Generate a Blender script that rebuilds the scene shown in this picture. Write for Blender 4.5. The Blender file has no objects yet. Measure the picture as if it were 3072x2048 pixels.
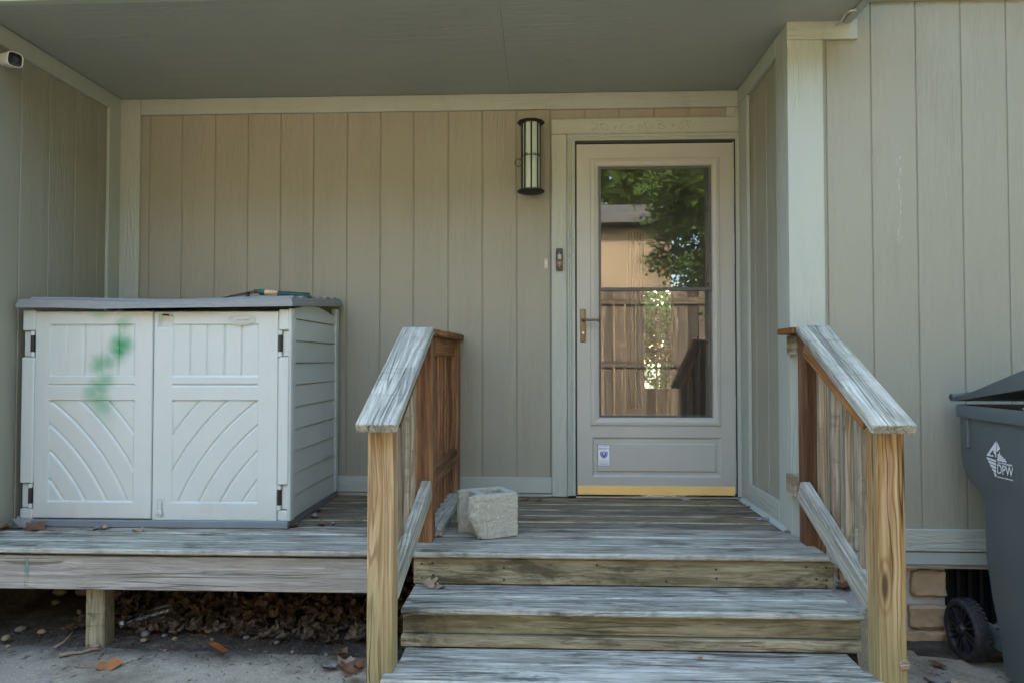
import bpy, bmesh, math, random
import numpy as np
from mathutils import Vector, Matrix, noise
R = math.radians
rnd = random.Random(7)
SC = bpy.context.scene
COL = SC.collection

# ------------------------------------------------------------------ camera, sky, sun, exposure
cam = bpy.data.cameras.new('camera'); camo = bpy.data.objects.new('camera', cam); COL.objects.link(camo)
cam.sensor_width = 36; cam.lens = 25.1; cam.clip_start = .05; cam.clip_end = 600
camo.location = (-.2084, -4.1367, .7876)
camo.rotation_euler = (R(90 + 1.44), R(.02), R(2.30))
SC.camera = camo

SUN_EL, SUN_AZ = 35.0, -14.0          # the sun stands behind the house, azimuth measured from +Y towards +X
world = bpy.data.worlds.new('World'); SC.world = world; world.use_nodes = True
wn = world.node_tree.nodes; wl = world.node_tree.links
sky = wn.new('ShaderNodeTexSky'); sky.sky_type = 'NISHITA'; sky.sun_disc = False
sky.sun_elevation = R(SUN_EL); sky.sun_rotation = R(SUN_AZ); sky.air_density = 1.0; sky.dust_density = 3.5; sky.ozone_density = 0.0
bg = wn['Background']; bg.inputs['Strength'].default_value = .15
wl.new(sky.outputs[0], bg.inputs['Color'])
sl = bpy.data.lights.new('sun', 'SUN'); sl.energy = 2.0; sl.angle = R(.53); sl.color = (1, .95, .87)
slo = bpy.data.objects.new('sun', sl); COL.objects.link(slo)
sd = Vector((math.sin(R(SUN_AZ)) * math.cos(R(SUN_EL)), math.cos(R(SUN_AZ)) * math.cos(R(SUN_EL)), math.sin(R(SUN_EL))))
slo.rotation_euler = sd.to_track_quat('Z', 'Y').to_euler(); slo.location = (0, 20, 20)
vs = SC.view_settings; vs.view_transform = 'Standard'; vs.look = 'None'; vs.gamma = 1; vs.use_curve_mapping = False
vs.exposure = 3.58

# ------------------------------------------------------------------ node helpers and materials
class NT:
    def __init__(s, name):
        s.m = bpy.data.materials.new(name); s.m.use_nodes = True
        s.t = s.m.node_tree; s.b = s.t.nodes['Principled BSDF']; s.out = s.t.nodes['Material Output']
    def n(s, typ, ins=None, **kw):
        x = s.t.nodes.new('ShaderNode' + typ)
        for k, v in kw.items(): setattr(x, k, v)
        for k, v in (ins or {}).items(): s.set(x.inputs[k], v)
        return x
    def set(s, sock, v):
        if isinstance(v, bpy.types.NodeSocket): s.t.links.new(v, sock)
        elif isinstance(v, bpy.types.Node): s.t.links.new(v.outputs[0], sock)
        else:
            if isinstance(v, tuple) and len(v) == 3 and sock.type == 'RGBA': v = v + (1,)
            sock.default_value = v
    def math(s, op, a, b=0.0, clamp=False):
        x = s.n('Math', operation=op, use_clamp=clamp); s.set(x.inputs[0], a); s.set(x.inputs[1], b); return x.outputs[0]
    def mr(s, v, a, b, c=0.0, d=1.0, smooth=False):
        x = s.n('MapRange', {0: v, 1: a, 2: b, 3: c, 4: d}, clamp=True)
        if smooth: x.interpolation_type = 'SMOOTHSTEP'
        return x.outputs[0]
    def mix(s, f, a, b, typ='MIX'):
        x = s.n('Mix', data_type='RGBA', blend_type=typ, clamp_factor=True)
        s.set(x.inputs[0], f); s.set(x.inputs[6], a); s.set(x.inputs[7], b); return x.outputs[2]
    def ramp(s, v, stops):
        x = s.n('ValToRGB', {0: v}); e = x.color_ramp.elements
        while len(e) < len(stops): e.new(.5)
        for i, (p, c) in enumerate(stops):
            e[i].position = p; e[i].color = (*c, 1) if len(c) == 3 else c
        return x.outputs[0]
    def noise(s, vec, scale=1.0, detail=4.0, rough=.55, dist=0.0):
        return s.n('TexNoise', {'Vector': vec, 'Scale': scale, 'Detail': detail, 'Roughness': rough, 'Distortion': dist}).outputs[0]
    def scaled(s, vec, sc):
        x = s.n('VectorMath', operation='MULTIPLY'); s.set(x.inputs[0], vec); x.inputs[1].default_value = sc; return x.outputs[0]
    def objco(s, rand=23.0):
        co = s.n('TexCoord').outputs['Object']; oi = s.n('ObjectInfo').outputs['Random']
        c = s.n('CombineXYZ', {0: s.math('MULTIPLY', oi, rand), 1: s.math('MULTIPLY', oi, rand * 1.7), 2: s.math('MULTIPLY', oi, rand * 2.3)})
        x = s.n('VectorMath', operation='ADD'); s.set(x.inputs[0], co); s.set(x.inputs[1], c); return x.outputs[0], oi
    def pos(s): return s.n('NewGeometry').outputs['Position']
    def xyz(s, v):
        x = s.n('SeparateXYZ', {0: v}); return x.outputs[0], x.outputs[1], x.outputs[2]
    def bump(s, h, strength=.3, dist=.004, prev=None):
        x = s.n('Bump', {'Height': h, 'Strength': strength, 'Distance': dist})
        if prev is not None: s.set(x.inputs['Normal'], prev)
        return x.outputs[0]
    def done(s, col=None, rough=None, nrm=None, **ins):
        if col is not None: s.set(s.b.inputs['Base Color'], col)
        if rough is not None: s.set(s.b.inputs['Roughness'], rough)
        if nrm is not None: s.set(s.b.inputs['Normal'], nrm)
        for k, v in ins.items(): s.set(s.b.inputs[k.replace('_', ' ')], v)
        return s.m

def wood(name, dark, mid, light, along=1.3, across=26., rough=.78, bump=.5, lines=.35, stain=None, stain_amt=.6, algae=None, sheltered=None, knots=True, cracks=.5, flecks=.0, blotch=.25, vary=(.85, 1.12), worn=None):
    t = NT(name); co, oi = t.objco()
    warp = t.noise(t.scaled(co, (1.6, 6, 6)), 1, 2)
    w2 = t.n('VectorMath', {0: co}, operation='ADD'); wv = t.n('CombineXYZ', {1: t.math('MULTIPLY', t.math('SUBTRACT', warp, .5), .06), 2: t.math('MULTIPLY', t.math('SUBTRACT', warp, .5), .05)}); t.set(w2.inputs[1], wv)
    w2 = w2.outputs[0]
    g1 = t.noise(t.scaled(w2, (along, across, across)), 1, 5, .65, .5)
    g2 = t.noise(t.scaled(w2, (along * 3, across * 3.2, across * 3.2)), 1, 3, .6)
    col = t.ramp(g1, [(.36, dark), (.50, mid), (.62, light)])
    # ring lines of the flat-sawn face
    ring = t.noise(t.scaled(w2, (along * .45, across * .42, across * .42)), 1, 1.2)
    rl = t.math('SINE', t.math('MULTIPLY', ring, 120.0)); rl = t.mr(rl, .35, .95)
    col = t.mix(t.math('MULTIPLY', rl, lines), col, dark)
    col = t.mix(t.mr(g2, .38, .62, .5, 0.0), col, dark)
    bl = t.noise(t.scaled(co, (3.5, 9, 9)), 1, 4, .6)
    col = t.mix(t.mr(bl, .45, .68, 0, blotch), col, tuple(c * .55 for c in mid)); col = t.mix(t.mr(bl, .48, .3, 0, blotch), col, light)
    hgt = t.math('ADD', t.math('MULTIPLY', g1, .8), t.math('ADD', t.math('MULTIPLY', g2, .8), t.math('MULTIPLY', rl, -.3)))
    if sheltered:      # under the roof the boards keep their brown, the front ones bleach grey
        y = t.xyz(t.pos())[1]; f = t.mr(t.math('ADD', y, t.math('MULTIPLY', t.math('SUBTRACT', t.noise(t.scaled(t.pos(), (2.2, 7, 7)), 1, 5, .65), .5), .9)), sheltered[0], sheltered[1])
        col = t.mix(t.math('MULTIPLY', f, .9), col, t.mix(t.mr(g1, .35, .65), sheltered[2], sheltered[3]))
    if flecks:
        fl = t.noise(t.scaled(w2, (9.0, 85, 85)), 1, 4, .7); f = t.mr(fl, .56, .66); fl2 = t.noise(t.scaled(co, (2.2, 6, 6)), 1, 3); f = t.math('MULTIPLY', f, t.mr(fl2, .42, .6))
        col = t.mix(t.math('MULTIPLY', f, flecks), col, tuple(c * .3 for c in dark))
    if stain:
        p = t.pos(); s1 = t.noise(t.scaled(p, (2.1, 7.0, 4.5)), 1, 7, .72, .8); s2 = t.noise(t.scaled(p, (4.0, 34, 34)), 1, 5, .7)
        f = t.mr(t.math('ADD', t.math('MULTIPLY', s1, .62), t.math('MULTIPLY', s2, .38)), .525, .60)
        col = t.mix(t.math('MULTIPLY', f, stain_amt), col, stain)
    if algae:
        z = t.xyz(t.pos())[2]; f = t.mr(t.math('ADD', z, t.math('MULTIPLY', t.math('SUBTRACT', t.noise(t.scaled(t.pos(), (14, 14, 4)), 1, 4), .5), .5)), algae[1], algae[2], 1, 0)
        col = t.mix(t.math('MULTIPLY', f, algae[3]), col, algae[0])
    if knots:
        vo = t.n('TexVoronoi', {'Vector': t.scaled(w2, (1.9, 8.5, 8.5)), 'Scale': 1.0}); gate = t.mr(t.n('SeparateColor', {0: vo.outputs['Color']}).outputs[0], .45, .5)
        k = t.math('MULTIPLY', t.mr(vo.outputs['Distance'], .05, .13, 1, 0, True), gate); kr = t.math('MULTIPLY', t.mr(t.math('ABSOLUTE', t.math('SUBTRACT', vo.outputs['Distance'], .17)), .0, .035, 1, 0), gate)
        col = t.mix(t.math('MULTIPLY', kr, .5), col, dark); col = t.mix(t.math('MULTIPLY', k, .85), col, tuple(c * .3 for c in dark)); hgt = t.math('SUBTRACT', hgt, t.math('MULTIPLY', k, .4))
    if cracks:
        c = t.noise(t.scaled(w2, (.45, 26, 26)), 1, 1.2, .5); c = t.math('ABSOLUTE', t.math('SUBTRACT', c, .5)); c = t.mr(c, .004, .022, 1, 0)
        gate = t.mr(t.noise(t.scaled(co, (1.0, 5, 5)), 1, 1), .50, .58); c = t.math('MULTIPLY', c, gate)
        col = t.mix(t.math('MULTIPLY', c, cracks), col, tuple(v * .18 for v in dark))
        hgt = t.math('SUBTRACT', hgt, t.math('MULTIPLY', c, 1.5))
    if worn:           # board edges rubbed pale
        ly = t.math('ABSOLUTE', t.xyz(t.n('TexCoord').outputs['Object'])[1]); f = t.math('MULTIPLY', t.mr(ly, worn - .003, worn), t.mr(t.noise(t.scaled(co, (5, 3, 3)), 1, 4, .7), .42, .56, .15, 1))
        col = t.mix(t.math('MULTIPLY', f, .5), col, tuple(min(.8, c * 1.1) for c in light))
    hv = t.n('HueSaturation', {'Value': t.mr(oi, 0, 1, vary[0], vary[1]), 'Saturation': t.mr(t.math('FRACT', t.math('MULTIPLY', oi, 7.3)), 0, 1, .92, 1.15), 'Color': col})
    return t.done(hv.outputs[0], t.mr(g2, .3, .8, rough + .08, rough - .1), t.bump(hgt, bump, .005), Specular_IOR_Level=.25)

def painted(name, col, rough=.5, emboss=.55, along=3.0, across=42., var=.08, dirt=.25, scuff=False, emb_gate=True):
    """paint over an embossed wood-grain board; local X runs along the grain"""
    t = NT(name); co, oi = t.objco(41.0)
    warp = t.noise(t.scaled(co, (2.0, 9, 9)), 1, 2.5)
    wv = t.n('CombineXYZ', {1: t.math('MULTIPLY', t.math('SUBTRACT', warp, .5), .10), 2: t.math('MULTIPLY', t.math('SUBTRACT', warp, .5), .10)})
    w = t.n('VectorMath', operation='ADD'); t.set(w.inputs[0], co); t.set(w.inputs[1], wv); w = w.outputs[0]
    g = t.noise(t.scaled(w, (along, across, across)), 1, 2.5, .5, .3)
    g = t.math('ABSOLUTE', t.math('SUBTRACT', g, .5)); g = t.mr(g, 0, .09)
    gate = t.mr(t.noise(t.scaled(co, (1.1, 7, 7)), 1, 2), .42, .62)
    cross = t.noise(t.scaled(co, (95, 24, 24)), 1, 3, .6)
    g = t.math('ADD', t.math('MULTIPLY', g, gate), t.math('MULTIPLY', cross, .28))
    p = t.pos()
    v = t.noise(t.scaled(p, (1.4, 1.4, .9)), 1, 4, .6)
    c = t.mix(v, tuple(x * (1 - var) for x in col), tuple(min(1, x * (1 + var)) for x in col))
    d = t.noise(t.scaled(p, (9, 9, 1.6)), 1, 6, .7)
    c = t.mix(t.math('MULTIPLY', t.mr(d, .55, .75), dirt), c, tuple(x * f for x, f in zip(col, (.62, .58, .50))))
    sp = t.mr(t.noise(p, 70, 2, .6), .73, .78); c = t.mix(t.math('MULTIPLY', sp, .6 * dirt + .1), c, (.09, .07, .045))
    if scuff:
        x, y, z = t.xyz(p); f = t.math('MULTIPLY', t.mr(t.math('ABSOLUTE', t.math('SUBTRACT', x, 1.43)), .008, .014, 1, 0), t.math('MULTIPLY', t.mr(t.noise(t.scaled(p, (240, 240, 30)), 1, 3), .6, .66), t.mr(t.math('ABSOLUTE', t.math('SUBTRACT', z, 1.5)), .2, .3, .45, 0)))
        c = t.mix(f, c, (.75, .75, .7))
    return t.done(c, rough, t.bump(g, emboss, .0035), Specular_IOR_Level=.35)

def plain(name, col, rough=.5, metal=0.0, var=.12, nscale=20., bump=.1, bscale=120., dirt=None, dscale=6., damt=.5, spec=.5):
    t = NT(name); co = t.n('TexCoord').outputs['Object']
    n1 = t.noise(co, nscale, 4); c = t.mix(n1, tuple(x * (1 - var) for x in col), tuple(min(1, x * (1 + var)) for x in col))
    if dirt: c = t.mix(t.math('MULTIPLY', t.mr(t.noise(co, dscale, 6, .7), .5, .72), damt), c, dirt)
    return t.done(c, t.mr(n1, .3, .7, max(.02, rough - .06), rough + .06), t.bump(t.noise(co, bscale, 3), bump, .002), Metallic=metal, Specular_IOR_Level=spec)

M = {}
TRIM = (.40, .44, .375)
M['siding'] = painted('siding_paint', (.301, .300, .230), .5, .45)
M['siding_front'] = painted('siding_paint_front', (.301, .300, .230), .5, .45, scuff=True)
M['trim'] = painted('trim_paint', TRIM, .45, .65, across=36)
M['ceiling'] = painted('ceiling_paint', (.33, .355, .31), .6, .3, along=1.0, across=34, dirt=.25, var=.14)
M['groove'] = plain('groove_paint', (.295, .29, .22), .7)
M['flash'] = plain('drip_edge_paint', (.37, .42, .38), .45, var=.06)
M['door'] = plain('door_paint', (.41, .42, .365), .38, var=.04, nscale=5, bump=.03, bscale=260, dirt=(.22, .19, .15), dscale=4, damt=.15)
M['seal'] = plain('rubber_seal', (.03, .033, .032), .6)
M['screenframe'] = plain('bronze_sash', (.085, .09, .085), .4)
M['deck'] = wood('deck_wood', (.17, .17, .13), (.36, .36, .29), (.52, .52, .43), along=3.6, across=56, bump=.9, stain=(.06, .052, .036), stain_amt=.75, sheltered=(-1.02, -.66, (.115, .088, .052), (.30, .245, .155)), lines=.15, flecks=.8, blotch=.4, vary=(.78, 1.15), worn=.0625)
M['step'] = wood('step_wood', (.16, .165, .13), (.38, .385, .32), (.58, .585, .50), along=3.4, across=58, stain=(.045, .05, .032), stain_amt=.8, lines=.22, cracks=.9, bump=.9, flecks=.9, blotch=.4, worn=.066)
M['riser'] = wood('riser_wood', (.15, .13, .08), (.31, .28, .18), (.41, .375, .26), along=2.2, across=32, stain=(.075, .066, .042), stain_amt=.85, lines=.2, flecks=.7, blotch=.5, vary=(.8, 1.1))
M['rim'] = wood('rim_wood', (.25, .235, .20), (.39, .375, .33), (.47, .455, .405), along=1.4, across=44, stain=(.22, .20, .165), stain_amt=.3, lines=.25, flecks=.25)
M['post'] = wood('post_wood', (.22, .105, .03), (.47, .33, .15), (.60, .46, .25), along=.5, across=24, lines=.7, algae=((.24, .25, .11), -.30, .22, .6), bump=.5, cracks=.9, flecks=.3)
M['rail_brown'] = wood('sheltered_rail_wood', (.12, .052, .022), (.275, .138, .064), (.36, .20, .10), along=.7, across=26, lines=.6, bump=.5, flecks=.4, vary=(.65, 1.35))
M['rail_grey'] = wood('weathered_rail_wood', (.23, .23, .18), (.40, .40, .33), (.54, .54, .455), along=2.0, across=50, lines=.2, stain=(.15, .15, .105), stain_amt=.35, bump=1.0, cracks=.45, flecks=.35, blotch=.25)
M['baluster'] = wood('baluster_wood', (.18, .13, .08), (.38, .32, .225), (.50, .44, .335), along=.8, across=34, lines=.5, stain=(.14, .115, .07), stain_amt=.5, flecks=.5)
M['fence'] = wood('fence_wood', (.06, .045, .03), (.15, .115, .078), (.23, .18, .13), along=.6, across=16, lines=.3, stain=(.07, .05, .035), stain_amt=.5, knots=False, vary=(.5, 1.35))
M['roof'] = plain('roof_shingle', (.10, .095, .09), .9, nscale=8, var=.4, bump=.5, bscale=40)

def plastic_shed():
    t = NT('shed_plastic'); p = t.pos(); x, y, z = t.xyz(p)
    base = t.mix(t.noise(p, 3, 4), (.49, .55, .51), (.55, .60, .56))
    base = t.mix(t.math('MULTIPLY', t.mr(t.noise(t.scaled(p, (6, 6, 2)), 1, 6, .7), .55, .8), .35), base, (.36, .36, .30))
    base = t.mix(t.math('MULTIPLY', t.mr(z, .02, .16, 1, 0), t.math('MULTIPLY', t.noise(p, 14, 5, .7), .35)), base, (.27, .24, .18))
    nz = t.noise(p, 22, 4, .65); mask = None
    for sx, sz, r, a in ((-2.296, 1.014, .035, .22), (-2.270, 1.010, .025, .15), (-2.183, .953, .034, .30), (-2.190, .90, .035, .22), (-2.196, .852, .046, .85), (-2.206, .832, .036, .7), (-2.215, .80, .035, .25), (-2.300, .768, .040, .42), (-2.262, .775, .034, .42), (-2.285, .73, .03, .15), (-2.272, .690, .040, .36), (-2.295, .658, .042, .42), (-2.325, .630, .040, .38), (-2.295, .600, .045, .36), (-2.285, .570, .046, .34), (-2.27, .53, .05, .12)):
        d = t.math('SQRT', t.math('ADD', t.math('POWER', t.math('SUBTRACT', x, sx), 2.0), t.math('POWER', t.math('SUBTRACT', z, sz), 2.0)))
        d = t.math('ADD', d, t.math('MULTIPLY', t.math('SUBTRACT', nz, .5), .045))
        f = t.mr(d, r * 1.9, 0.0, 0, min(1, a * 1.65), True)
        mask = f if mask is None else t.math('MAXIMUM', mask, f)
    front = t.mr(y, -.80, -.82)
    base = t.mix(t.math('MULTIPLY', mask, front), base, (.02, .27, .11))
    gr = t.noise(t.scaled(p, (130, 130, 9)), 1, 3, .6, .4)
    b = t.bump(gr, .16, .002); b = t.bump(t.noise(p, 320, 2), .12, .001, b)
    return t.done(base, .36, b, Specular_IOR_Level=.5)
M['shed'] = plastic_shed()
M['shed_lid'] = plain('shed_lid_plastic', (.225, .25, .25), .42, var=.08, nscale=6, bump=.12, dirt=(.30, .30, .29), dscale=18, damt=.4)
M['shed_base'] = plain('shed_base_plastic', (.16, .19, .205), .5)
M['black'] = plain('black_plastic', (.014, .014, .016), .4)
M['iron'] = plain('black_iron', (.016, .017, .017), .5, metal=.3, dirt=(.06, .05, .035), dscale=30, damt=.4)
M['cart'] = plain('cart_plastic', (.088, .110, .108), .45, var=.12, nscale=4, bump=.08, bscale=200, dirt=(.11, .12, .12), dscale=9, damt=.4)
M['tyre'] = plain('tyre_rubber', (.016, .017, .018), .75, bump=.5, bscale=60, dirt=(.09, .085, .07), dscale=25, damt=.45)
M['hub'] = plain('hub_plastic', (.014, .016, .019), .38, dirt=(.05, .05, .045), dscale=20, damt=.4)
M['white_decal'] = plain('white_decal', (.72, .74, .74), .5, dirt=(.35, .37, .38), dscale=40, damt=.4)
M['brass'] = plain('brass', (.95, .68, .25), .4, metal=.4, nscale=8, var=.06, bump=.1, bscale=90)
M['bronze'] = plain('antique_bronze', (.20, .145, .085), .38, metal=.7, nscale=30, var=.35)
M['steel'] = plain('steel', (.55, .55, .53), .35, metal=.9)
M['galv'] = plain('galvanised_hook', (.62, .60, .54), .4, metal=.4)
M['green_grip'] = plain('green_grip', (.012, .10, .075), .45, dirt=(.05, .09, .08), dscale=60, damt=.4)
M['dark_grip'] = plain('dark_grip', (.012, .045, .038), .6)
M['ash'] = wood('ash_wood', (.36, .25, .15), (.58, .46, .31), (.68, .57, .42), across=60, knots=False, cracks=0)
M['rust'] = plain('rusty_steel', (.10, .055, .035), .7, metal=.3, nscale=60, var=.5, bump=.3)
M['white_plastic'] = plain('white_plastic', (.68, .66, .58), .35, var=.04)
M['cream_plastic'] = plain('cream_plastic', (.55, .53, .46), .4)
M['lens'] = plain('dark_lens', (.008, .010, .02), .12)
M['charcoal'] = plain('charcoal_plastic', (.030, .034, .037), .4)
M['mortar'] = plain('mortar', (.40, .39, .36), .9, nscale=40, var=.25, bump=.8, bscale=70)
M['void'] = plain('crawl_space_dark', (.02, .019, .018), .95)
M['stone'] = plain('sandstone', (.40, .285, .16), .85, nscale=7, var=.22, bump=.7, bscale=45, dirt=(.24, .20, .15), dscale=8, damt=.5)
M['pebble'] = plain('pebble_stone', (.20, .155, .095), .75, nscale=14, var=.3, bump=.2)
M['pebble_grey'] = plain('grey_pebble_stone', (.14, .13, .105), .75, nscale=14, var=.3, bump=.2)
M['twig'] = plain('twig_bark', (.20, .15, .10), .9, nscale=40, var=.4, bump=.7)

def concrete(name, col, dirt, scale=5., damt=.5, pit=.5, soil_edge=False):
    t = NT(name); p = t.pos() if soil_edge else t.n('TexCoord').outputs['Object']
    n1 = t.noise(p, scale, 7, .7); n2 = t.noise(p, 190, 3, .6); n3 = t.noise(p, 60, 3, .6)
    c = t.mix(n1, tuple(x * .78 for x in col), tuple(x * 1.18 for x in col))
    c = t.mix(t.mr(n2, .53, .66, 0, .6), c, tuple(x * .4 for x in col)); c = t.mix(t.mr(n3, .55, .7, 0, .5), c, tuple(min(1, x * 1.6) for x in col))
    c = t.mix(t.math('MULTIPLY', t.mr(t.noise(p, 2.3, 8, .75), .50, .66), damt), c, dirt)
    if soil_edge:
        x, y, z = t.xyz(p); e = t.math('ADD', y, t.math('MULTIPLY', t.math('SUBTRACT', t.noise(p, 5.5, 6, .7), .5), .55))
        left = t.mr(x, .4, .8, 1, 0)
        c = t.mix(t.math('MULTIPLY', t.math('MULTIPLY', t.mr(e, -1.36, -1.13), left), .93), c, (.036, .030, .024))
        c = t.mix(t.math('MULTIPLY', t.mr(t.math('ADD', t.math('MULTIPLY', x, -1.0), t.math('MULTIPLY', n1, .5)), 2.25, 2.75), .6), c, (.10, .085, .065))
    b = t.bump(t.math('ADD', t.math('MULTIPLY', n2, .6), n3), pit, .004)
    return t.done(c, .92, b, Specular_IOR_Level=.2)
M['block'] = concrete('block_concrete', (.44, .44, .36), (.27, .255, .19), 14, .6, 1.0)
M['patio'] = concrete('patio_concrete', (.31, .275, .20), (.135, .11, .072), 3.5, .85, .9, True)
M['footing'] = concrete('footing_concrete', (.30, .285, .245), (.13, .11, .085), 6, .6, .8)

def soil():
    t = NT('soil'); p = t.pos(); x, y, z = t.xyz(p)
    n1 = t.noise(p, 9, 7, .75); n2 = t.noise(p, 70, 4, .65)
    c = t.ramp(n1, [(.3, (.03, .024, .018)), (.52, (.075, .062, .046)), (.72, (.16, .135, .10))]); c = t.mix(t.mr(n2, .6, .75, 0, .7), c, (.14, .12, .09))
    lawn = t.mix(t.noise(p, 3, 6, .7), (.03, .065, .018), (.075, .105, .04))
    c = t.mix(t.mr(y, -5.3, -5.7), c, lawn)
    return t.done(c, .95, t.bump(t.math('ADD', n1, n2), .9, .012), Specular_IOR_Level=.15)
M['soil'] = soil()

def leafmat(name, cols, trans=.25):
    t = NT(name); co, oi = t.objco(); n = t.noise(t.pos(), 9, 3); v = t.noise(t.pos(), 55, 2)
    c = t.ramp(t.math('ADD', t.math('MULTIPLY', v, .7), t.math('MULTIPLY', n, .35)), [(.25 + .5 * i / (len(cols) - 1), k) for i, k in enumerate(cols)])
    t.done(c, .7, Specular_IOR_Level=.25)
    tr = t.n('BsdfTranslucent', {'Color': c}); mx = t.n('MixShader', {0: trans, 1: t.b.outputs[0], 2: tr.outputs[0]})
    t.t.links.new(mx.outputs[0], t.out.inputs[0]); return t.m
M['litter'] = leafmat('litter_leaf', [(.022, .016, .011), (.06, .043, .028), (.13, .095, .062), (.23, .18, .13)], .1)
M['leaf_orange'] = leafmat('orange_leaf', [(.26, .10, .035), (.40, .17, .06)], .15)
M['leaf_brown'] = leafmat('brown_leaf', [(.09, .045, .025), (.20, .10, .055)], .1)
M['leaf_tan'] = leafmat('tan_leaf', [(.24, .165, .10), (.38, .28, .19)], .1)
M['leaf_grey'] = leafmat('grey_leaf', [(.17, .155, .14), (.30, .28, .26)], .1)
M['tree_leaf'] = leafmat('tree_leaf', [(.03, .06, .012), (.06, .11, .02), (.12, .16, .035)], .35)
M['crumb'] = leafmat('crumb', [(.02, .014, .01), (.07, .05, .03), (.20, .15, .10)], .05)
M['bark'] = plain('bark', (.10, .075, .055), .95, nscale=6, var=.4, bump=1, bscale=25)

def glass(name, base, tint=(.93, .96, .95), rough=0.0):
    t = NT(name); t.t.nodes.remove(t.b)
    fr = t.n('Fresnel', {'IOR': 1.5}); f = t.math('ADD', t.math('MULTIPLY', fr.outputs[0], 1.25), base, True)
    dn = t.noise(t.pos(), 6, 6, .7); f = t.math('ADD', f, 0.0, True)
    a = t.n('BsdfTransparent', {0: tint}); b = t.n('BsdfGlossy', {0: (.97, .98, 1), 'Roughness': rough})
    m = t.n('MixShader', {0: f, 1: a.outputs[0], 2: b.outputs[0]})
    dust = t.n('BsdfDiffuse', {0: (.5, .48, .42)}); m2 = t.n('MixShader', {0: t.mr(dn, .3, .8, .02, .06), 1: m.outputs[0], 2: dust.outputs[0]})
    t.t.links.new(m2.outputs[0], t.out.inputs[0]); return t.m
M['glass'] = glass('door_glass', .014)
M['winglass'] = glass('window_glass', .02)
M['pet'] = glass('bottle_plastic', .0, (.72, .74, .72), .35)
def frosted():
    t = NT('frosted_glass'); n = t.noise(t.pos(), 18, 3)
    return t.done(t.mix(n, (.46, .57, .49), (.55, .65, .56)), .3, None)
M['frost'] = frosted()
M['paper'] = plain('sticker_white', (.78, .79, .80), .35, var=.02)
M['blue'] = plain('sticker_blue', (.012, .085, .27), .4, var=.05)
M['inner'] = plain('hall_wall_paint', (.27, .22, .16), .7, var=.05, nscale=3)
M['inner_wood'] = wood('hall_wood', (.07, .035, .018), (.16, .085, .045), (.22, .125, .07), knots=False, cracks=0, bump=.1)
M['neigh'] = painted('neighbour_siding', (.34, .25, .155), .7, .3)
def chalk():
    t = NT('chalk'); t.done((.46, .43, .28), .9); tr = t.n('BsdfTransparent')
    f = t.mr(t.noise(t.pos(), 220, 2), .38, .62, .25, .95); m = t.n('MixShader', {0: f, 1: t.b.outputs[0], 2: tr.outputs[0]})
    t.t.links.new(m.outputs[0], t.out.inputs[0]); return t.m
M['chalk'] = chalk()
M['bag'] = plain('dark_bag', (.03, .022, .018), .35, bump=.4, bscale=12)

# ------------------------------------------------------------------ object helpers
WM = {}
def link(o, parent, mw):
    COL.objects.link(o); WM[o.name] = mw
    if parent is not None:
        o.parent = parent; o.matrix_parent_inverse = WM[parent.name].inverted()
    o.matrix_basis = mw
    return o
def tag(o, label, cat=None, group=None, kind=None):
    if label: o['label'] = label
    if cat: o['category'] = cat
    if group: o['group'] = group
    if kind: o['kind'] = kind
    return o
def thing(name, label, cat, loc, group=None):
    o = bpy.data.objects.new(name, None); o.empty_display_size = .1
    link(o, None, Matrix.Translation(loc)); return tag(o, label, cat, group)
def mk(name, vf, mat, parent=None, mw=None, smooth=False):
    """vf = (verts, faces) in world space (or local space when mw is given)"""
    v = np.array(vf[0], float)
    if mw is None:
        c = Vector(((v[:, 0].min() + v[:, 0].max()) / 2, (v[:, 1].min() + v[:, 1].max()) / 2, v[:, 2].min())); v = v - np.array(c); mw = Matrix.Translation(c)
    me = bpy.data.meshes.new(name); me.from_pydata([tuple(p) for p in v], [], vf[1]); me.update()
    if smooth: me.polygons.foreach_set('use_smooth', [True] * len(me.polygons))
    me.materials.append(M[mat]); return link(bpy.data.objects.new(name, me), parent, mw)
def bmout(bm):
    bm.verts.index_update(); r = ([tuple(v.co) for v in bm.verts], [[v.index for v in f.verts] for f in bm.faces]); bm.free(); return r
def boxg(sx, sy, sz, bev=.002, nx=1, wob=0.0, seed=0, seg=1):
    bm = bmesh.new(); bmesh.ops.create_cube(bm, size=1); bmesh.ops.scale(bm, vec=(sx, sy, sz), verts=bm.verts)
    if bev: bmesh.ops.bevel(bm, geom=bm.edges[:] , offset=bev, segments=seg, affect='EDGES', profile=.5)
    for i in range(1, nx):
        x = -sx / 2 + sx * i / nx
        bmesh.ops.bisect_plane(bm, geom=bm.verts[:] + bm.edges[:] + bm.faces[:], plane_co=(x, 0, 0), plane_no=(1, 0, 0))
    if wob:
        for v in bm.verts:
            a = noise.noise(Vector((v.co.x * 3.1 + seed * 7.3, seed + (3 if v.co.y > 0 else 0), 1.7)))
            b = noise.noise(Vector((v.co.x * 2.3 + seed * 5.1, seed + (3 if v.co.y > 0 else 9), 6.7)))
            v.co.y += wob * a; v.co.z += wob * b
    return bmout(bm)
SEED = [0]
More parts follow.
